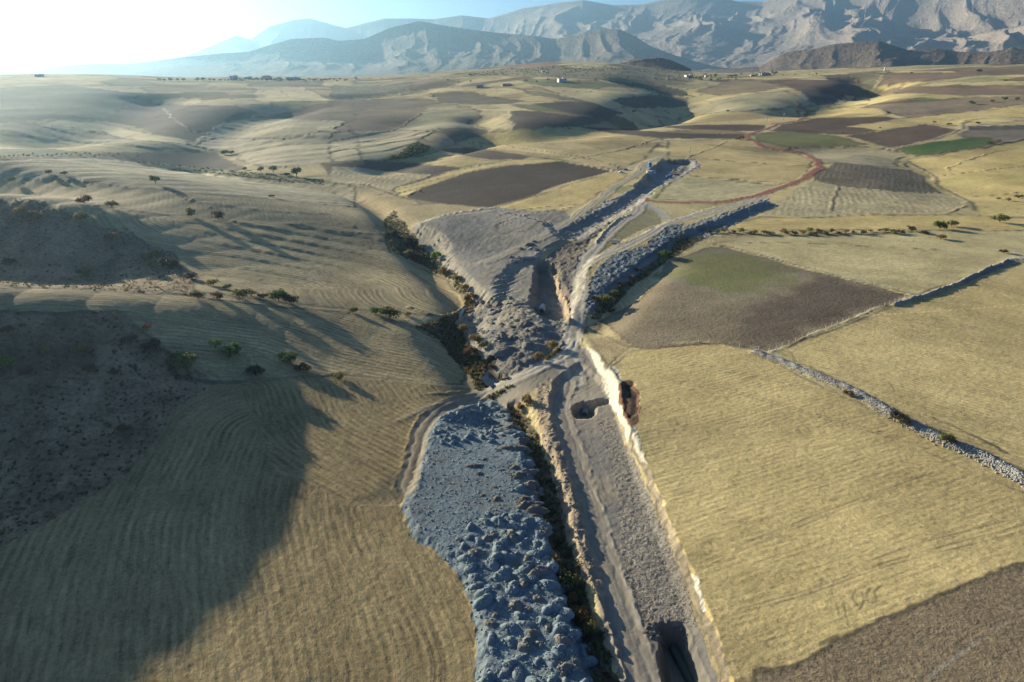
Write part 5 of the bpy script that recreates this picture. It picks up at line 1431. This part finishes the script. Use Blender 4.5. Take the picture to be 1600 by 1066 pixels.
# ------------------------------------------------------------------ heaps of spoil
M_HEAP = [plain('blue_grey_marl', (0.20, 0.242, 0.25), 0.95, 0.35, 0.8), plain('brown_grey_spoil', (0.175, 0.152, 0.125), 0.95, 0.35, 0.8), plain('pale_grey_fill', (0.20, 0.192, 0.165), 0.95, 0.3, 0.8)]
def heap_mesh(seed, mat, elong=1.0, clods=True):
    rg_ = np.random.default_rng(seed)
    nr_, na_ = 9, 22
    V, Q = [], []
    ph = rg_.random(4) * 6.28
    for i in range(nr_ + 1):
        u = i / nr_
        for k in range(na_):
            a = 2 * math.pi * k / na_
            rad = u * (1 + 0.24 * math.sin(2 * a + ph[0]) + 0.16 * math.sin(3 * a + ph[1]) + 0.06 * math.sin(7 * a + ph[2]))
            x, y = rad * math.cos(a) * elong, rad * math.sin(a)
            n1 = float(vnoise(np.array([x * 2.3 + seed]), np.array([y * 2.3]), seed)[0]); n2 = float(vnoise(np.array([x * 6.0]), np.array([y * 6.0 + seed]), seed + 5)[0])
            z = (1 - u ** 1.5) * 0.62 * (1 + 0.22 * n1) + (0.10 * n1 + 0.10 * n2) * (1 - u * 0.6) - 0.12 * (u > 0.95)
            V.append((x, y, z))
    for i in range(nr_):
        for k in range(na_):
            Q.append((i * na_ + k, (i + 1) * na_ + k, (i + 1) * na_ + (k + 1) % na_, i * na_ + (k + 1) % na_))
    if clods:
        for _ in range(40):
            a, u = rg_.random() * 6.28, rg_.random() ** 0.6 * 0.95
            c = Vector((u * math.cos(a) * elong, u * math.sin(a), (1 - u ** 1.5) * 0.62))
            s = 0.03 + 0.15 * rg_.random() ** 2
            b = len(V)
            for d in ((1, 0, 0), (0, 1, 0), (-1, 0, 0), (0, -1, 0), (0, 0, 1), (0, 0, -0.6)):
                V.append(tuple(c + Vector(d) * s * (0.7 + 0.6 * rg_.random())))
            for q in ((0, 1, 4), (1, 2, 4), (2, 3, 4), (3, 0, 4), (1, 0, 5), (2, 1, 5), (3, 2, 5), (0, 3, 5)):
                Q.append(tuple(b + i for i in q))
    me = me_of('spoil_heap', V, Q, mat, False)
    sm = np.zeros(len(Q), bool); sm[:nr_ * na_] = True
    me.polygons.foreach_set('use_smooth', sm)
    return me
HEAPS = {c: [heap_mesh(s + 10 * c, M_HEAP[c], 1.0 + 0.35 * (s % 3 == 2)) for s in range(6)] for c in range(3)}

def poisson(poly, rad, n, seed):
    P = land(densify(poly, 8, True), ground_at)
    rg_ = np.random.default_rng(seed)
    out = []
    lo, hi = P.min(0), P.max(0)
    for _ in range(n * 60):
        q = lo + (hi - lo) * rg_.random(2)
        if not inside(np.array([q[0]]), np.array([q[1]]), P)[0]:
            continue
        if all((q[0] - o[0]) ** 2 + (q[1] - o[1]) ** 2 > rad ** 2 for o in out):
            out.append(q)
        if len(out) >= n:
            break
    return np.array(out)

def heaps(poly, spacing, n, r0_, r1_, mats, seed, label, group, name='spoil_heap', hk=1.0, stretch=1.0, rzr=None):
    P = poisson(poly, spacing, n, seed)
    if not len(P):
        return
    zz = ground_at(P[:, 0], P[:, 1])
    rg_ = random.Random(seed)
    for p, z in zip(P, zz):
        r_ = r0_ * 0.75 + (r1_ * 1.2 - r0_ * 0.75) * rg_.random() ** 1.6
        me = rg_.choice(HEAPS[rg_.choice(mats)])
        o = link(name, me, None, (p[0], p[1], z - 0.1 * r_), rg_.uniform(0, 6.28) if rzr is None else rg_.uniform(-rzr, rzr), (r_ * stretch, r_, r_ * hk * rg_.uniform(0.65, 1.15)), label=label, category='spoil heap', group=group)
heaps([(690, 652), (730, 636), (775, 630), (788, 650), (780, 690), (740, 692), (678, 694), (676, 676)], 1.75, 64, 0.95, 1.35, [0], 1, 'small blue grey heap packed in the top of the spoil tip', 'small heaps at the top of the spoil tip', hk=1.3)
heaps([(785, 640), (800, 645), (822, 700), (838, 760), (850, 815), (830, 820), (812, 780), (800, 720), (782, 680)], 2.0, 36, 1.1, 1.8, [1, 1, 0, 2], 2, 'brownish heap along the ditch side of the spoil tip', 'brownish heaps along the ditch side', stretch=1.5, rzr=0.3)
heaps([(720, 700), (790, 700), (800, 770), (760, 790), (730, 720)], 3.2, 9, 0.7, 1.2, [1], 3, 'dark brown lump on the smooth dozed part of the tip', 'brown lumps on the dozed spoil', stretch=1.3, rzr=0.3, hk=0.7)
heaps([(705, 850), (760, 800), (845, 815), (868, 880), (885, 940), (905, 1000), (925, 1080), (757, 1080), (765, 1000), (758, 955), (742, 900)], 2.25, 105, 1.25, 1.9, [0, 0, 0, 2], 4, 'rough blue grey heap in the lower spoil tip', 'rough heaps of the lower spoil tip', hk=1.15)
heaps([(730, 470), (800, 462), (845, 500), (850, 530), (830, 560), (790, 570), (765, 540), (742, 510)], 3.2, 34, 1.8, 3.2, [2, 2, 1], 5, 'rounded grey earth heap in the works above the pools', 'earth heaps above the pools', 'earth_heap', 0.75)
heaps([(918, 470), (925, 440), (940, 415), (965, 398), (1012, 384), (1045, 356), (1062, 356), (1030, 388), (1000, 404), (970, 425), (940, 448)], 1.9, 80, 1.0, 1.9, [0, 0, 2], 6, 'blue grey rubble heap along the embankment edge', 'rubble heaps on the embankment', 'rubble_heap', 0.8)
heaps([(868, 752), (884, 742), (888, 760), (876, 768)], 1.4, 4, 1.2, 1.7, [2], 8, 'pale grey heap spilling over the clay bank', 'pale heaps on the clay bank', hk=0.8)
heaps([(790, 398), (830, 375), (852, 385), (835, 400), (800, 410)], 3.5, 7, 2.2, 3.6, [2], 9, 'large grey mound at the end of the fill platform', 'mounds at the end of the fill platform', 'earth_heap', 0.9)
heaps([(930, 350), (990, 310), (1025, 285), (1030, 292), (985, 325), (935, 355)], 4.0, 12, 1.2, 2.4, [2, 1], 10, 'grey spoil mound on the edge of the canal cut', 'mounds along the canal cut', 'earth_heap', 0.7)

heaps([(1006, 980), (1022, 968), (1045, 964), (1040, 982), (1034, 1008), (1020, 1004)], 1.0, 24, 0.45, 0.9, [1], 12, 'brown earth lump beside the mouth of the deep trench', 'lumps of earth beside the deep trench', 'earth_heap', 0.9)
heaps([(1048, 975), (1066, 978), (1076, 992), (1060, 985)], 0.9, 9, 0.35, 0.6, [1], 13, 'small brown clod at the head of the deep trench', 'clods at the head of the deep trench', 'earth_heap', 0.8)
# ------------------------------------------------------------------ loose stones
def rocks(name, P, r0_, r1_, mat, seed, flat=0.75, **props):
    rg_ = np.random.default_rng(seed)
    base = np.array([(1, 0, 0), (0, 1, 0), (-1, 0, 0), (0, -1, 0), (0, 0, 1), (0, 0, -1), (.6, .6, .6), (-.6, .6, .6), (-.6, -.6, .6), (.6, -.6, .6)])
    tri = np.array([(0, 1, 6), (1, 4, 6), (4, 0, 6), (1, 2, 7), (2, 4, 7), (4, 1, 7), (2, 3, 8), (3, 4, 8), (4, 2, 8), (3, 0, 9), (0, 4, 9), (4, 3, 9), (1, 0, 5), (2, 1, 5), (3, 2, 5), (0, 3, 5)])
    n = len(P)
    s = (r0_ + (r1_ - r0_) * rg_.random(n) ** 2)[:, None, None]
    B = base[None] * (0.7 + 0.6 * rg_.random((n, 10, 1))) * np.array([1, 1, flat])
    a = rg_.random(n) * 6.28
    ca, sa = np.cos(a)[:, None], np.sin(a)[:, None]
    X = B[:, :, 0] * ca - B[:, :, 1] * sa; Y = B[:, :, 0] * sa + B[:, :, 1] * ca
    V = np.stack([X, Y, B[:, :, 2]], 2) * s + P[:, None, :]
    Tq = (tri[None] + (np.arange(n) * 10)[:, None, None]).reshape(-1, 3)
    me = mesh_arrays(name, V.reshape(-1, 3), Tq, mat, False, tri=True)
    return link(name, me, **props)

def along(pxs, n, width, seed):
    L = land(catmull(pxs, 8), ground_at)
    rg_ = np.random.default_rng(seed)
    seg = np.hypot(*(L[1:] - L[:-1]).T)
    cum = np.r_[0, np.cumsum(seg)]
    d = rg_.random(n) * cum[-1]
    i = np.clip(np.searchsorted(cum, d) - 1, 0, len(seg) - 1)
    u = ((d - cum[i]) / seg[i])[:, None]
    p = L[i] * (1 - u) + L[i + 1] * u
    t_ = (L[i + 1] - L[i]) / seg[i][:, None]
    nrm = np.stack([-t_[:, 1], t_[:, 0]], 1)
    p = p + nrm * (rg_.normal(size=(n, 1)) * width * 0.35)
    return np.column_stack([p, ground_at(p[:, 0], p[:, 1]) + 0.05])

SW1 = T('21', (340, 590), (480, 638), (600, 688), (800, 765), (950, 850), (1100, 935), (1250, 1010), (1400, 1066)) + [(1600, 748), (1660, 778)]
w = link('stone_row', None, None, tuple(place([SW1[0]])[0]), label='long row of dumped pale stones between the two right stubble fields', category='stone wall')
o = rocks('stones', along(SW1, 3400, 3.6, 1) - np.array(w.location), 0.10, 0.42, M_STONE, 1, kind='stuff'); o.parent = w
SW2 = T('21', (1000, 378), (1150, 325), (1300, 270), (1420, 220), (1540, 172), (1600, 160))
w = link('stone_bank', None, None, tuple(place([SW2[0]])[0]), label='earth and stone bank casting a shadow behind the brown field', category='stone wall')
o = rocks('stones', along(SW2, 1300, 2.6, 2) - np.array(w.location), 0.12, 0.45, M_STONE, 2, kind='stuff'); o.parent = w
rocks('gravel_clods', scatter_in('rough_gravel', 3600, rg), 0.04, 0.17, M_CLOD, 3, kind='stuff', label='dark clods of earth strewn over the right half of the corridor', category='clods')
rocks('marl_lumps', np.vstack([scatter_in('spoil_ground', 2600, rg), scatter_in('rubble_bank', 700, rg)]), 0.06, 0.34, M_HEAP[0], 4, kind='stuff', label='loose blue grey lumps of marl over the spoil', category='clods')
rocks('works_stones', np.vstack([scatter_in('works_ground', 1500, rg), scatter_in('canal_cut', 300, rg), scatter_in('clay_bank', 500, rg)]), 0.08, 0.38, M_HEAP[2], 6, kind='stuff', label='loose stones and clods over the works', category='stones')

# ------------------------------------------------------------------ fences
M_POST = plain('fence_post', (0.38, 0.35, 0.29), 0.8, 0.2, 2)
M_WIRE = plain('wire', (0.25, 0.24, 0.22), 0.5, 0.1, 2, 0.6)
def box(sx, sy, sz, z0_=0.0, cx=0.0, cy=0.0):
    x, y = sx / 2, sy / 2
    V = [(cx - x, cy - y, z0_), (cx + x, cy - y, z0_), (cx + x, cy + y, z0_), (cx - x, cy + y, z0_), (cx - x, cy - y, z0_ + sz), (cx + x, cy - y, z0_ + sz), (cx + x, cy + y, z0_ + sz), (cx - x, cy + y, z0_ + sz)]
    return V, [(0, 3, 2, 1), (4, 5, 6, 7), (0, 1, 5, 4), (1, 2, 6, 5), (2, 3, 7, 6), (3, 0, 4, 7)]
POST = me_of('post', *box(0.15, 0.15, 1.8, -0.3), M_POST)
def fence(pxs, label, step=4.0):
    L = land(densify(pxs, 4), ground_at)
    cum = np.r_[0, np.cumsum(np.hypot(*(L[1:] - L[:-1]).T))]
    ds = np.arange(0, cum[-1], step)
    X = np.interp(ds, cum, L[:, 0]); Y = np.interp(ds, cum, L[:, 1]); Zz = ground_at(X, Y)
    f = link('fence', None, None, (X[0], Y[0], Zz[0]), label=label, category='fence', group='post and wire fences')
    for x, y, z in zip(X, Y, Zz):
        p = link('post', POST, f, (x - X[0], y - Y[0], z - Zz[0]), random.uniform(0, 0.5))
        p.rotation_euler = (random.gauss(0, 0.05), random.gauss(0, 0.05), random.uniform(0, 0.6))
    for h in (0.6, 1.3):
        V, Q = tube([(x - X[0], y - Y[0], z - Zz[0] + h) for x, y, z in zip(X, Y, Zz)], [0.02] * len(X), 3)
        link('wire', me_of('wire', V, Q, M_WIRE), f)
fence(T('21', (160, 88), (430, 155), (700, 232), (1062, 322)), 'fence along the pale field above the dark ploughed field')
fence(T('21', (420, 592), (660, 492), (900, 398), (1050, 342)), 'fence along the grassy ridge below the dark ploughed field')
fence(T('21', (-100, 560), (0, 553), (150, 545), (280, 570), (390, 590)), 'fence curving along the lower edge of the brown field')

# ------------------------------------------------------------------ pipes
def pipe_mesh(name, r, L, mat, thick=0.12, seg=28):
    V, Q = [], []
    for (x, rad) in ((-L / 2, r), (L / 2, r), (L / 2, r - thick), (-L / 2, r - thick)):
        for k in range(seg):
            a = 2 * math.pi * k / seg
            V.append((x, rad * math.cos(a), rad * math.sin(a)))
    for i in range(4):
        for k in range(seg):
            k2 = (k + 1) % seg; i2 = (i + 1) % 4
            Q.append((i * seg + k, i2 * seg + k, i2 * seg + k2, i * seg + k2))
    return me_of(name, V, Q, mat, False)
M_PALE = plain('cream_pipe', (0.62, 0.58, 0.44), 0.6, 0.1, 2)
M_STEEL = plain('grey_blue_pipe', (0.22, 0.29, 0.31), 0.6, 0.15, 2)
M_CONC = plain('concrete_pipe', (0.36, 0.37, 0.35), 0.8, 0.15, 2)
def pipe(px, r, L, mat, rz, label, up=None, ry=0.0, thick=0.12, sink=0.0):
    p = place([px])[0]
    o = link('pipe', None, None, (p[0], p[1], p[2] + (r if up is None else up) - sink), rz, label=label, category='pipe')
    o.rotation_euler = (0, ry, rz)
    link('pipe_wall', pipe_mesh('pipe_wall', r, L, mat, thick), o)
    for e in (-1, 1):
        link('collar', pipe_mesh('collar', r + 0.06, 0.35, mat, 0.10), o, (e * (L / 2 - 0.25), 0, 0))
pipe((962, 381), 1.25, 5.0, M_PALE, -0.35, 'cream pipe section lying on the olive patch beside the haul road')
pipe((847, 487), 1.5, 7.0, M_CONC, 1.45, 'dark mouthed concrete pipe buried in the sunken works', sink=0.3)
pipe((914, 648), 1.0, 3.0, M_STEEL, 1.35, 'blue grey pipe end at the bottom of the round pit', sink=0.2)
pipe((826, 406), 0.9, 7.0, M_STEEL, 0.1, 'blue grey pipe across the hollow by the fill platform')
pipe((1070, 1052), 0.9, 12.0, plain('dark_green_pipe', (0.05, 0.075, 0.065), 0.7, 0.2, 2), 1.78, 'dark green pipe lying in the deep trench at the bottom edge', sink=0.3)

# ------------------------------------------------------------------ houses
M_WHITE = plain('white_render', (0.78, 0.77, 0.72), 0.8, 0.06, 0.8)
M_GREYW = plain('grey_render', (0.42, 0.42, 0.40), 0.85, 0.1, 0.8)
M_TAN = plain('tan_render', (0.52, 0.42, 0.30), 0.85, 0.1, 0.8)
M_ROOF = plain('roof_tile', (0.34, 0.17, 0.11), 0.85, 0.2, 1.5)
M_FLAT = plain('flat_roof', (0.45, 0.43, 0.40), 0.85, 0.15, 1.0)
M_GLASS = plain('window_glass', (0.03, 0.04, 0.05), 0.15, 0.05, 1.0)
M_DOOR = plain('door_paint', (0.16, 0.10, 0.07), 0.7, 0.1, 1.0)
def house(px, wpx, hpx, wallm, roofk, label, storeys=2, rz=0.0, depthk=0.7):
    p = place([px])[0]
    k = 0.8 * slant(p) / FPX
    w, h, d = wpx * k, hpx * k, wpx * k * depthk
    o = link('house', None, None, (p[0], p[1], p[2] - 0.2), rz, label=label, category='house', group='far farmhouses')
    wall_h = h if roofk == 'flat' else h * 0.72
    link('wall', me_of('wall', *box(w, d, wall_h, -2.0, 0, 0), wallm), o, (0, 0, 2.0 - 2.0))
    top = wall_h - 2.0
    if roofk == 'flat':
        r = link('roof', me_of('roof', *box(w * 1.05, d * 1.05, h * 0.07, top + 0.003), M_FLAT), o)
        link('stair_head', me_of('stair_head', *box(w * 0.22, d * 0.3, h * 0.2, top + h * 0.07, w * 0.2, 0), wallm), r)
    else:
        a, b = w * 0.54, d * 0.56
        V = [(-a, -b, top), (a, -b, top), (a, b, top), (-a, b, top), (-a * 0.55, 0, top + h * 0.33), (a * 0.55, 0, top + h * 0.33)]
        r = link('roof', me_of('roof', V, [(0, 1, 5, 4), (2, 3, 4, 5), (1, 2, 5), (3, 0, 4), (0, 3, 2, 1)], M_ROOF), o)
        link('chimney', me_of('chimney', *box(w * 0.06, w * 0.06, h * 0.2, top + h * 0.2, w * 0.2, 0), wallm), r)
    sh = (wall_h - 2) / storeys
    for st in range(storeys):
        for q in (-0.32, 0.0, 0.32):
            if st == 0 and q == 0.0:
                link('door', me_of('door', *box(w * 0.1, 0.12, sh * 0.75, 0.0), M_DOOR), o, (0, -d / 2 - 0.05, 0))
                continue
            link('window', me_of('window', *box(w * 0.13, 0.10, sh * 0.45, sh * 0.32 + st * sh), M_GLASS), o, (q * w, -d / 2 - 0.04, 0))
    V, Q = box(w * 0.5, d * 0.25, 0.25, 2.4 if storeys == 1 else sh)
    link('porch', me_of('porch', V, Q, M_FLAT), o, (0.0, -d / 2 - d * 0.125 - 0.11, 0))
for a in [((366, 125), 13, 7.5, M_WHITE, 'flat', 'tall white house leftmost in the skyline village', 2, 0.3), ((389, 124), 10, 5, M_GREYW, 'flat', 'small grey house second in the skyline village', 1, 0.1), ((417, 124), 15, 7, M_WHITE, 'tile', 'white house with tiled roof in the skyline village', 2, -0.2),
          ((437, 124), 8, 4.5, M_WHITE, 'tile', 'little white house between two bigger ones on the skyline', 1, 0.2), ((458, 124.5), 22, 5, M_WHITE, 'flat', 'long low white building at the right of the skyline village', 1, 0.05), ((62, 120), 10, 4.5, M_GREYW, 'flat', 'small dark farm building on the far left horizon', 1, 0.1),
          ((556, 124), 3.5, 5.5, M_WHITE, 'flat', 'narrow white tower house right of the skyline village', 2, 0.0), ((750, 137), 12, 6.5, M_GREYW, 'flat', 'grey two storey farmhouse on the middle rise', 2, -0.1), ((792, 134), 18, 5.5, M_GREYW, 'tile', 'wide grey farmhouse right of the two storey one', 1, 0.1),
          ((878, 128.5), 15, 7.5, M_WHITE, 'flat', 'white two storey farmhouse on the green field', 2, 0.25), ((849, 113), 6, 3.5, M_WHITE, 'flat', 'tiny white house among the far orchards', 1, 0.1), ((1195, 118), 17, 6, M_WHITE, 'tile', 'white farmhouse under dark trees on the right rise', 1, 0.1),
          ((1104, 121), 6, 5, M_WHITE, 'flat', 'narrow white house on the right rise', 2, 0.0), ((1076, 120.5), 13, 4.5, M_WHITE, 'flat', 'low white house left of the narrow one on the right rise', 1, 0.2), ((1111, 121.5), 5, 3.5, M_TAN, 'flat', 'small tan house beside the narrow white one', 1, -0.2),
          ((1022, 122), 5, 3, M_WHITE, 'flat', 'tiny white hut at the edge of the orchards', 1, 0.0), ((1044, 124), 5, 3, M_TAN, 'flat', 'tiny tan hut at the edge of the orchards', 1, 0.0), ((1176, 119), 8, 3.5, M_TAN, 'flat', 'tan shed left of the farmhouse under trees', 1, 0.0)]:
    house(*a)
p = place([(1382, 111)])[0]; k = slant(p) / FPX
V, Q = tube([(0, 0, -1), (0, 0, 3 * k), (0, 0, 5.5 * k)], [1.1 * k, 0.8 * k, 0.25 * k], 8)
o = link('survey_marker', None, None, tuple(p), label='slim white obelisk marker on the right skyline', category='marker')
link('shaft', me_of('shaft', V, Q, M_WHITE), o); link('plinth', me_of('plinth', *box(3 * k, 3 * k, 0.8 * k, -1), M_GREYW), o)

# ------------------------------------------------------------------ poles
M_POLE = plain('steel_pole', (0.20, 0.20, 0.19), 0.6, 0.1, 1, 0.3)
def pole(px, hpx, label):
    p = place([px])[0]; h = hpx * slant(p) / FPX
    o = link('power_pole', None, None, tuple(p), label=label, category='power pole', group='power poles')
    V, Q = tube([(0, 0, -1), (0, 0, h)], [0.22, 0.13], 8); link('mast', me_of('mast', V, Q, M_POLE), o)
    a = link('crossarm', me_of('crossarm', *box(2.6, 0.16, 0.16, h - 1.0), M_POLE), o)
    for q in (-1.15, 0, 1.15):
        V, Q = tube([(q, 0, h - 0.84), (q, 0, h - 0.4)], [0.09, 0.06], 6); link('insulator', me_of('insulator', V, Q, M_GREYW), a)
    link('transformer', me_of('transformer', *box(1.1, 0.9, 1.2, h * 0.62, 0, -0.6), M_GREYW), o)
pole((1077, 246), 15, 'power pole with transformer behind the canal cut')
pole((1197, 196), 12, 'thin power pole left of the bend in the red road')
pole((1224, 188), 11, 'thin power pole right above the bend in the red road')

# ------------------------------------------------------------------ site vehicles and cabins
M_BLUE = plain('blue_paint', (0.05, 0.16, 0.38), 0.5, 0.08, 1)
M_LBLUE = plain('pale_blue_paint', (0.45, 0.56, 0.66), 0.6, 0.08, 1)
M_YEL = plain('yellow_paint', (0.62, 0.38, 0.06), 0.5, 0.1, 1)
M_CAR = plain('white_paint', (0.72, 0.73, 0.74), 0.35, 0.04, 1)
M_TYRE = plain('tyre_rubber', (0.02, 0.02, 0.02), 0.9, 0.1, 1)
def part(o, name, spec, mat, loc=None):
    return link(name, me_of(name, *spec, mat), o, loc)
def wheel_at(o, x, y, r, name='wheel'):
    V, Q = tube([(0, -0.14, 0), (0, 0.14, 0)], [r, r], 14)
    V += [(0, -0.14, 0), (0, 0.14, 0)]
    Q = Q + [(i, (i + 1) % 14, 28) for i in range(14)] + [(14 + (i + 1) % 14, 14 + i, 29) for i in range(14)]
    wv = link(name, me_of(name, V, Q, M_TYRE), o, (x, y, r))
    V, Q = tube([(0, -0.16, 0), (0, 0.16, 0)], [r * 0.5, r * 0.5], 10)
    link('rim', me_of('rim', V, Q, M_GREYW), wv)
def vehicle(px, rz, mat, label, kind):
    p = place([px])[0]
    o = link(kind, None, None, tuple(p), rz, label=label, category=kind)
    if kind == 'car':
        L = [(-2.2, 0.35), (-2.2, 0.95), (-1.5, 1.02), (-0.9, 1.55), (0.7, 1.6), (1.5, 1.05), (2.2, 0.9), (2.2, 0.35)]
        n = len(L)
        V = [(x, -0.9, z) for x, z in L] + [(x, 0.9, z) for x, z in L]
        Q = [tuple(range(n)), tuple(range(2 * n - 1, n - 1, -1))] + [(i, n + i, n + (i + 1) % n, (i + 1) % n) for i in range(n)]
        part(o, 'body', (V, Q), mat)
        part(o, 'window', box(1.9, 1.84, 0.38, 1.10, -0.1, 0), M_GLASS)
        for x in (-1.4, 1.4):
            for y in (-0.82, 0.82):
                wheel_at(o, x, y, 0.34)
    elif kind == 'truck':
        part(o, 'chassis', box(6.4, 1.0, 0.3, 0.7), M_POLE)
        c = part(o, 'cab', box(1.8, 2.3, 1.9, 0.95, 2.3, 0), mat)
        part(c, 'windscreen', box(0.08, 2.0, 0.8, 1.8, 3.24, 0), M_GLASS)
        part(o, 'dump_body', box(4.2, 2.4, 1.3, 1.1, -1.0, 0), mat)
        for x in (2.2, -1.2, -2.4):
            for y in (-1.05, 1.05):
                wheel_at(o, x, y, 0.5)
    elif kind == 'excavator':
        for y in (-1.1, 1.1):
            part(o, 'track', box(3.8, 0.55, 0.9, 0.0, 0, y), M_TYRE)
        part(o, 'turntable', box(1.6, 1.5, 0.3, 0.9), M_POLE)
        b_ = part(o, 'body', box(3.4, 2.5, 1.2, 1.2, -0.5, 0), mat)
        c = part(o, 'cab', box(1.3, 1.1, 1.5, 1.9, 0.7, 0.75), mat)
        part(c, 'window', box(1.34, 1.14, 0.7, 2.4, 0.7, 0.75), M_GLASS)
        for path, nm, r_ in (([(0.9, -0.3, 1.8), (2.8, -0.3, 4.6), (4.4, -0.3, 4.4)], 'boom', 0.28), ([(4.4, -0.3, 4.4), (5.4, -0.3, 2.0)], 'arm', 0.2)):
            V, Q = tube(path, [r_] * len(path), 6); link(nm, me_of(nm, V, Q, mat), o)
        part(o, 'bucket', box(0.9, 1.1, 0.9, 0.9, 5.4, -0.3), M_POLE)
vehicle((970, 270), 0.2, M_CAR, 'white car parked beside the track at the canal cut', 'car')
vehicle((977, 266), 0.5, M_BLUE, 'small blue car parked right behind the white car', 'car')
vehicle((1057, 274), 2.4, M_YEL, 'yellow excavator on the right lip of the canal cut', 'excavator')
vehicle((1045, 278), 0.6, M_BLUE, 'blue truck down in the canal cut', 'truck')
def cabin(px, sx, sy, sz, mat, label, rz, roofm):
    p = place([px])[0]
    o = link('site_cabin', None, None, tuple(p), rz, label=label, category='cabin')
    part(o, 'wall', box(sx, sy, sz, 0.0), mat)
    part(o, 'roof', box(sx * 1.04, sy * 1.04, 0.15, sz + 0.003), roofm)
    d_ = part(o, 'door', box(0.9, 0.08, 2.0, 0.05, -sx * 0.25, -sy / 2 - 0.045), roofm)
    part(o, 'window', box(1.0, 0.08, 0.8, 1.1, sx * 0.22, -sy / 2 - 0.045), M_GLASS)
cabin((1015, 261), 2.8, 2.6, 4.2, M_BLUE, 'tall blue site cabin beside the bend of the haul track', 0.1, M_LBLUE)
cabin((1014, 272), 4.2, 2.4, 2.7, M_LBLUE, 'pale blue site cabin left of a pair at the canal cut', 0.1, M_WHITE)
cabin((1021, 271), 3.4, 2.4, 2.9, M_WHITE, 'white site cabin with blue door right of a pair', -0.1, M_BLUE)
cabin((965, 264), 1.2, 1.2, 2.6, M_BLUE, 'narrow blue toilet cabin behind the parked cars', 0.1, M_LBLUE)
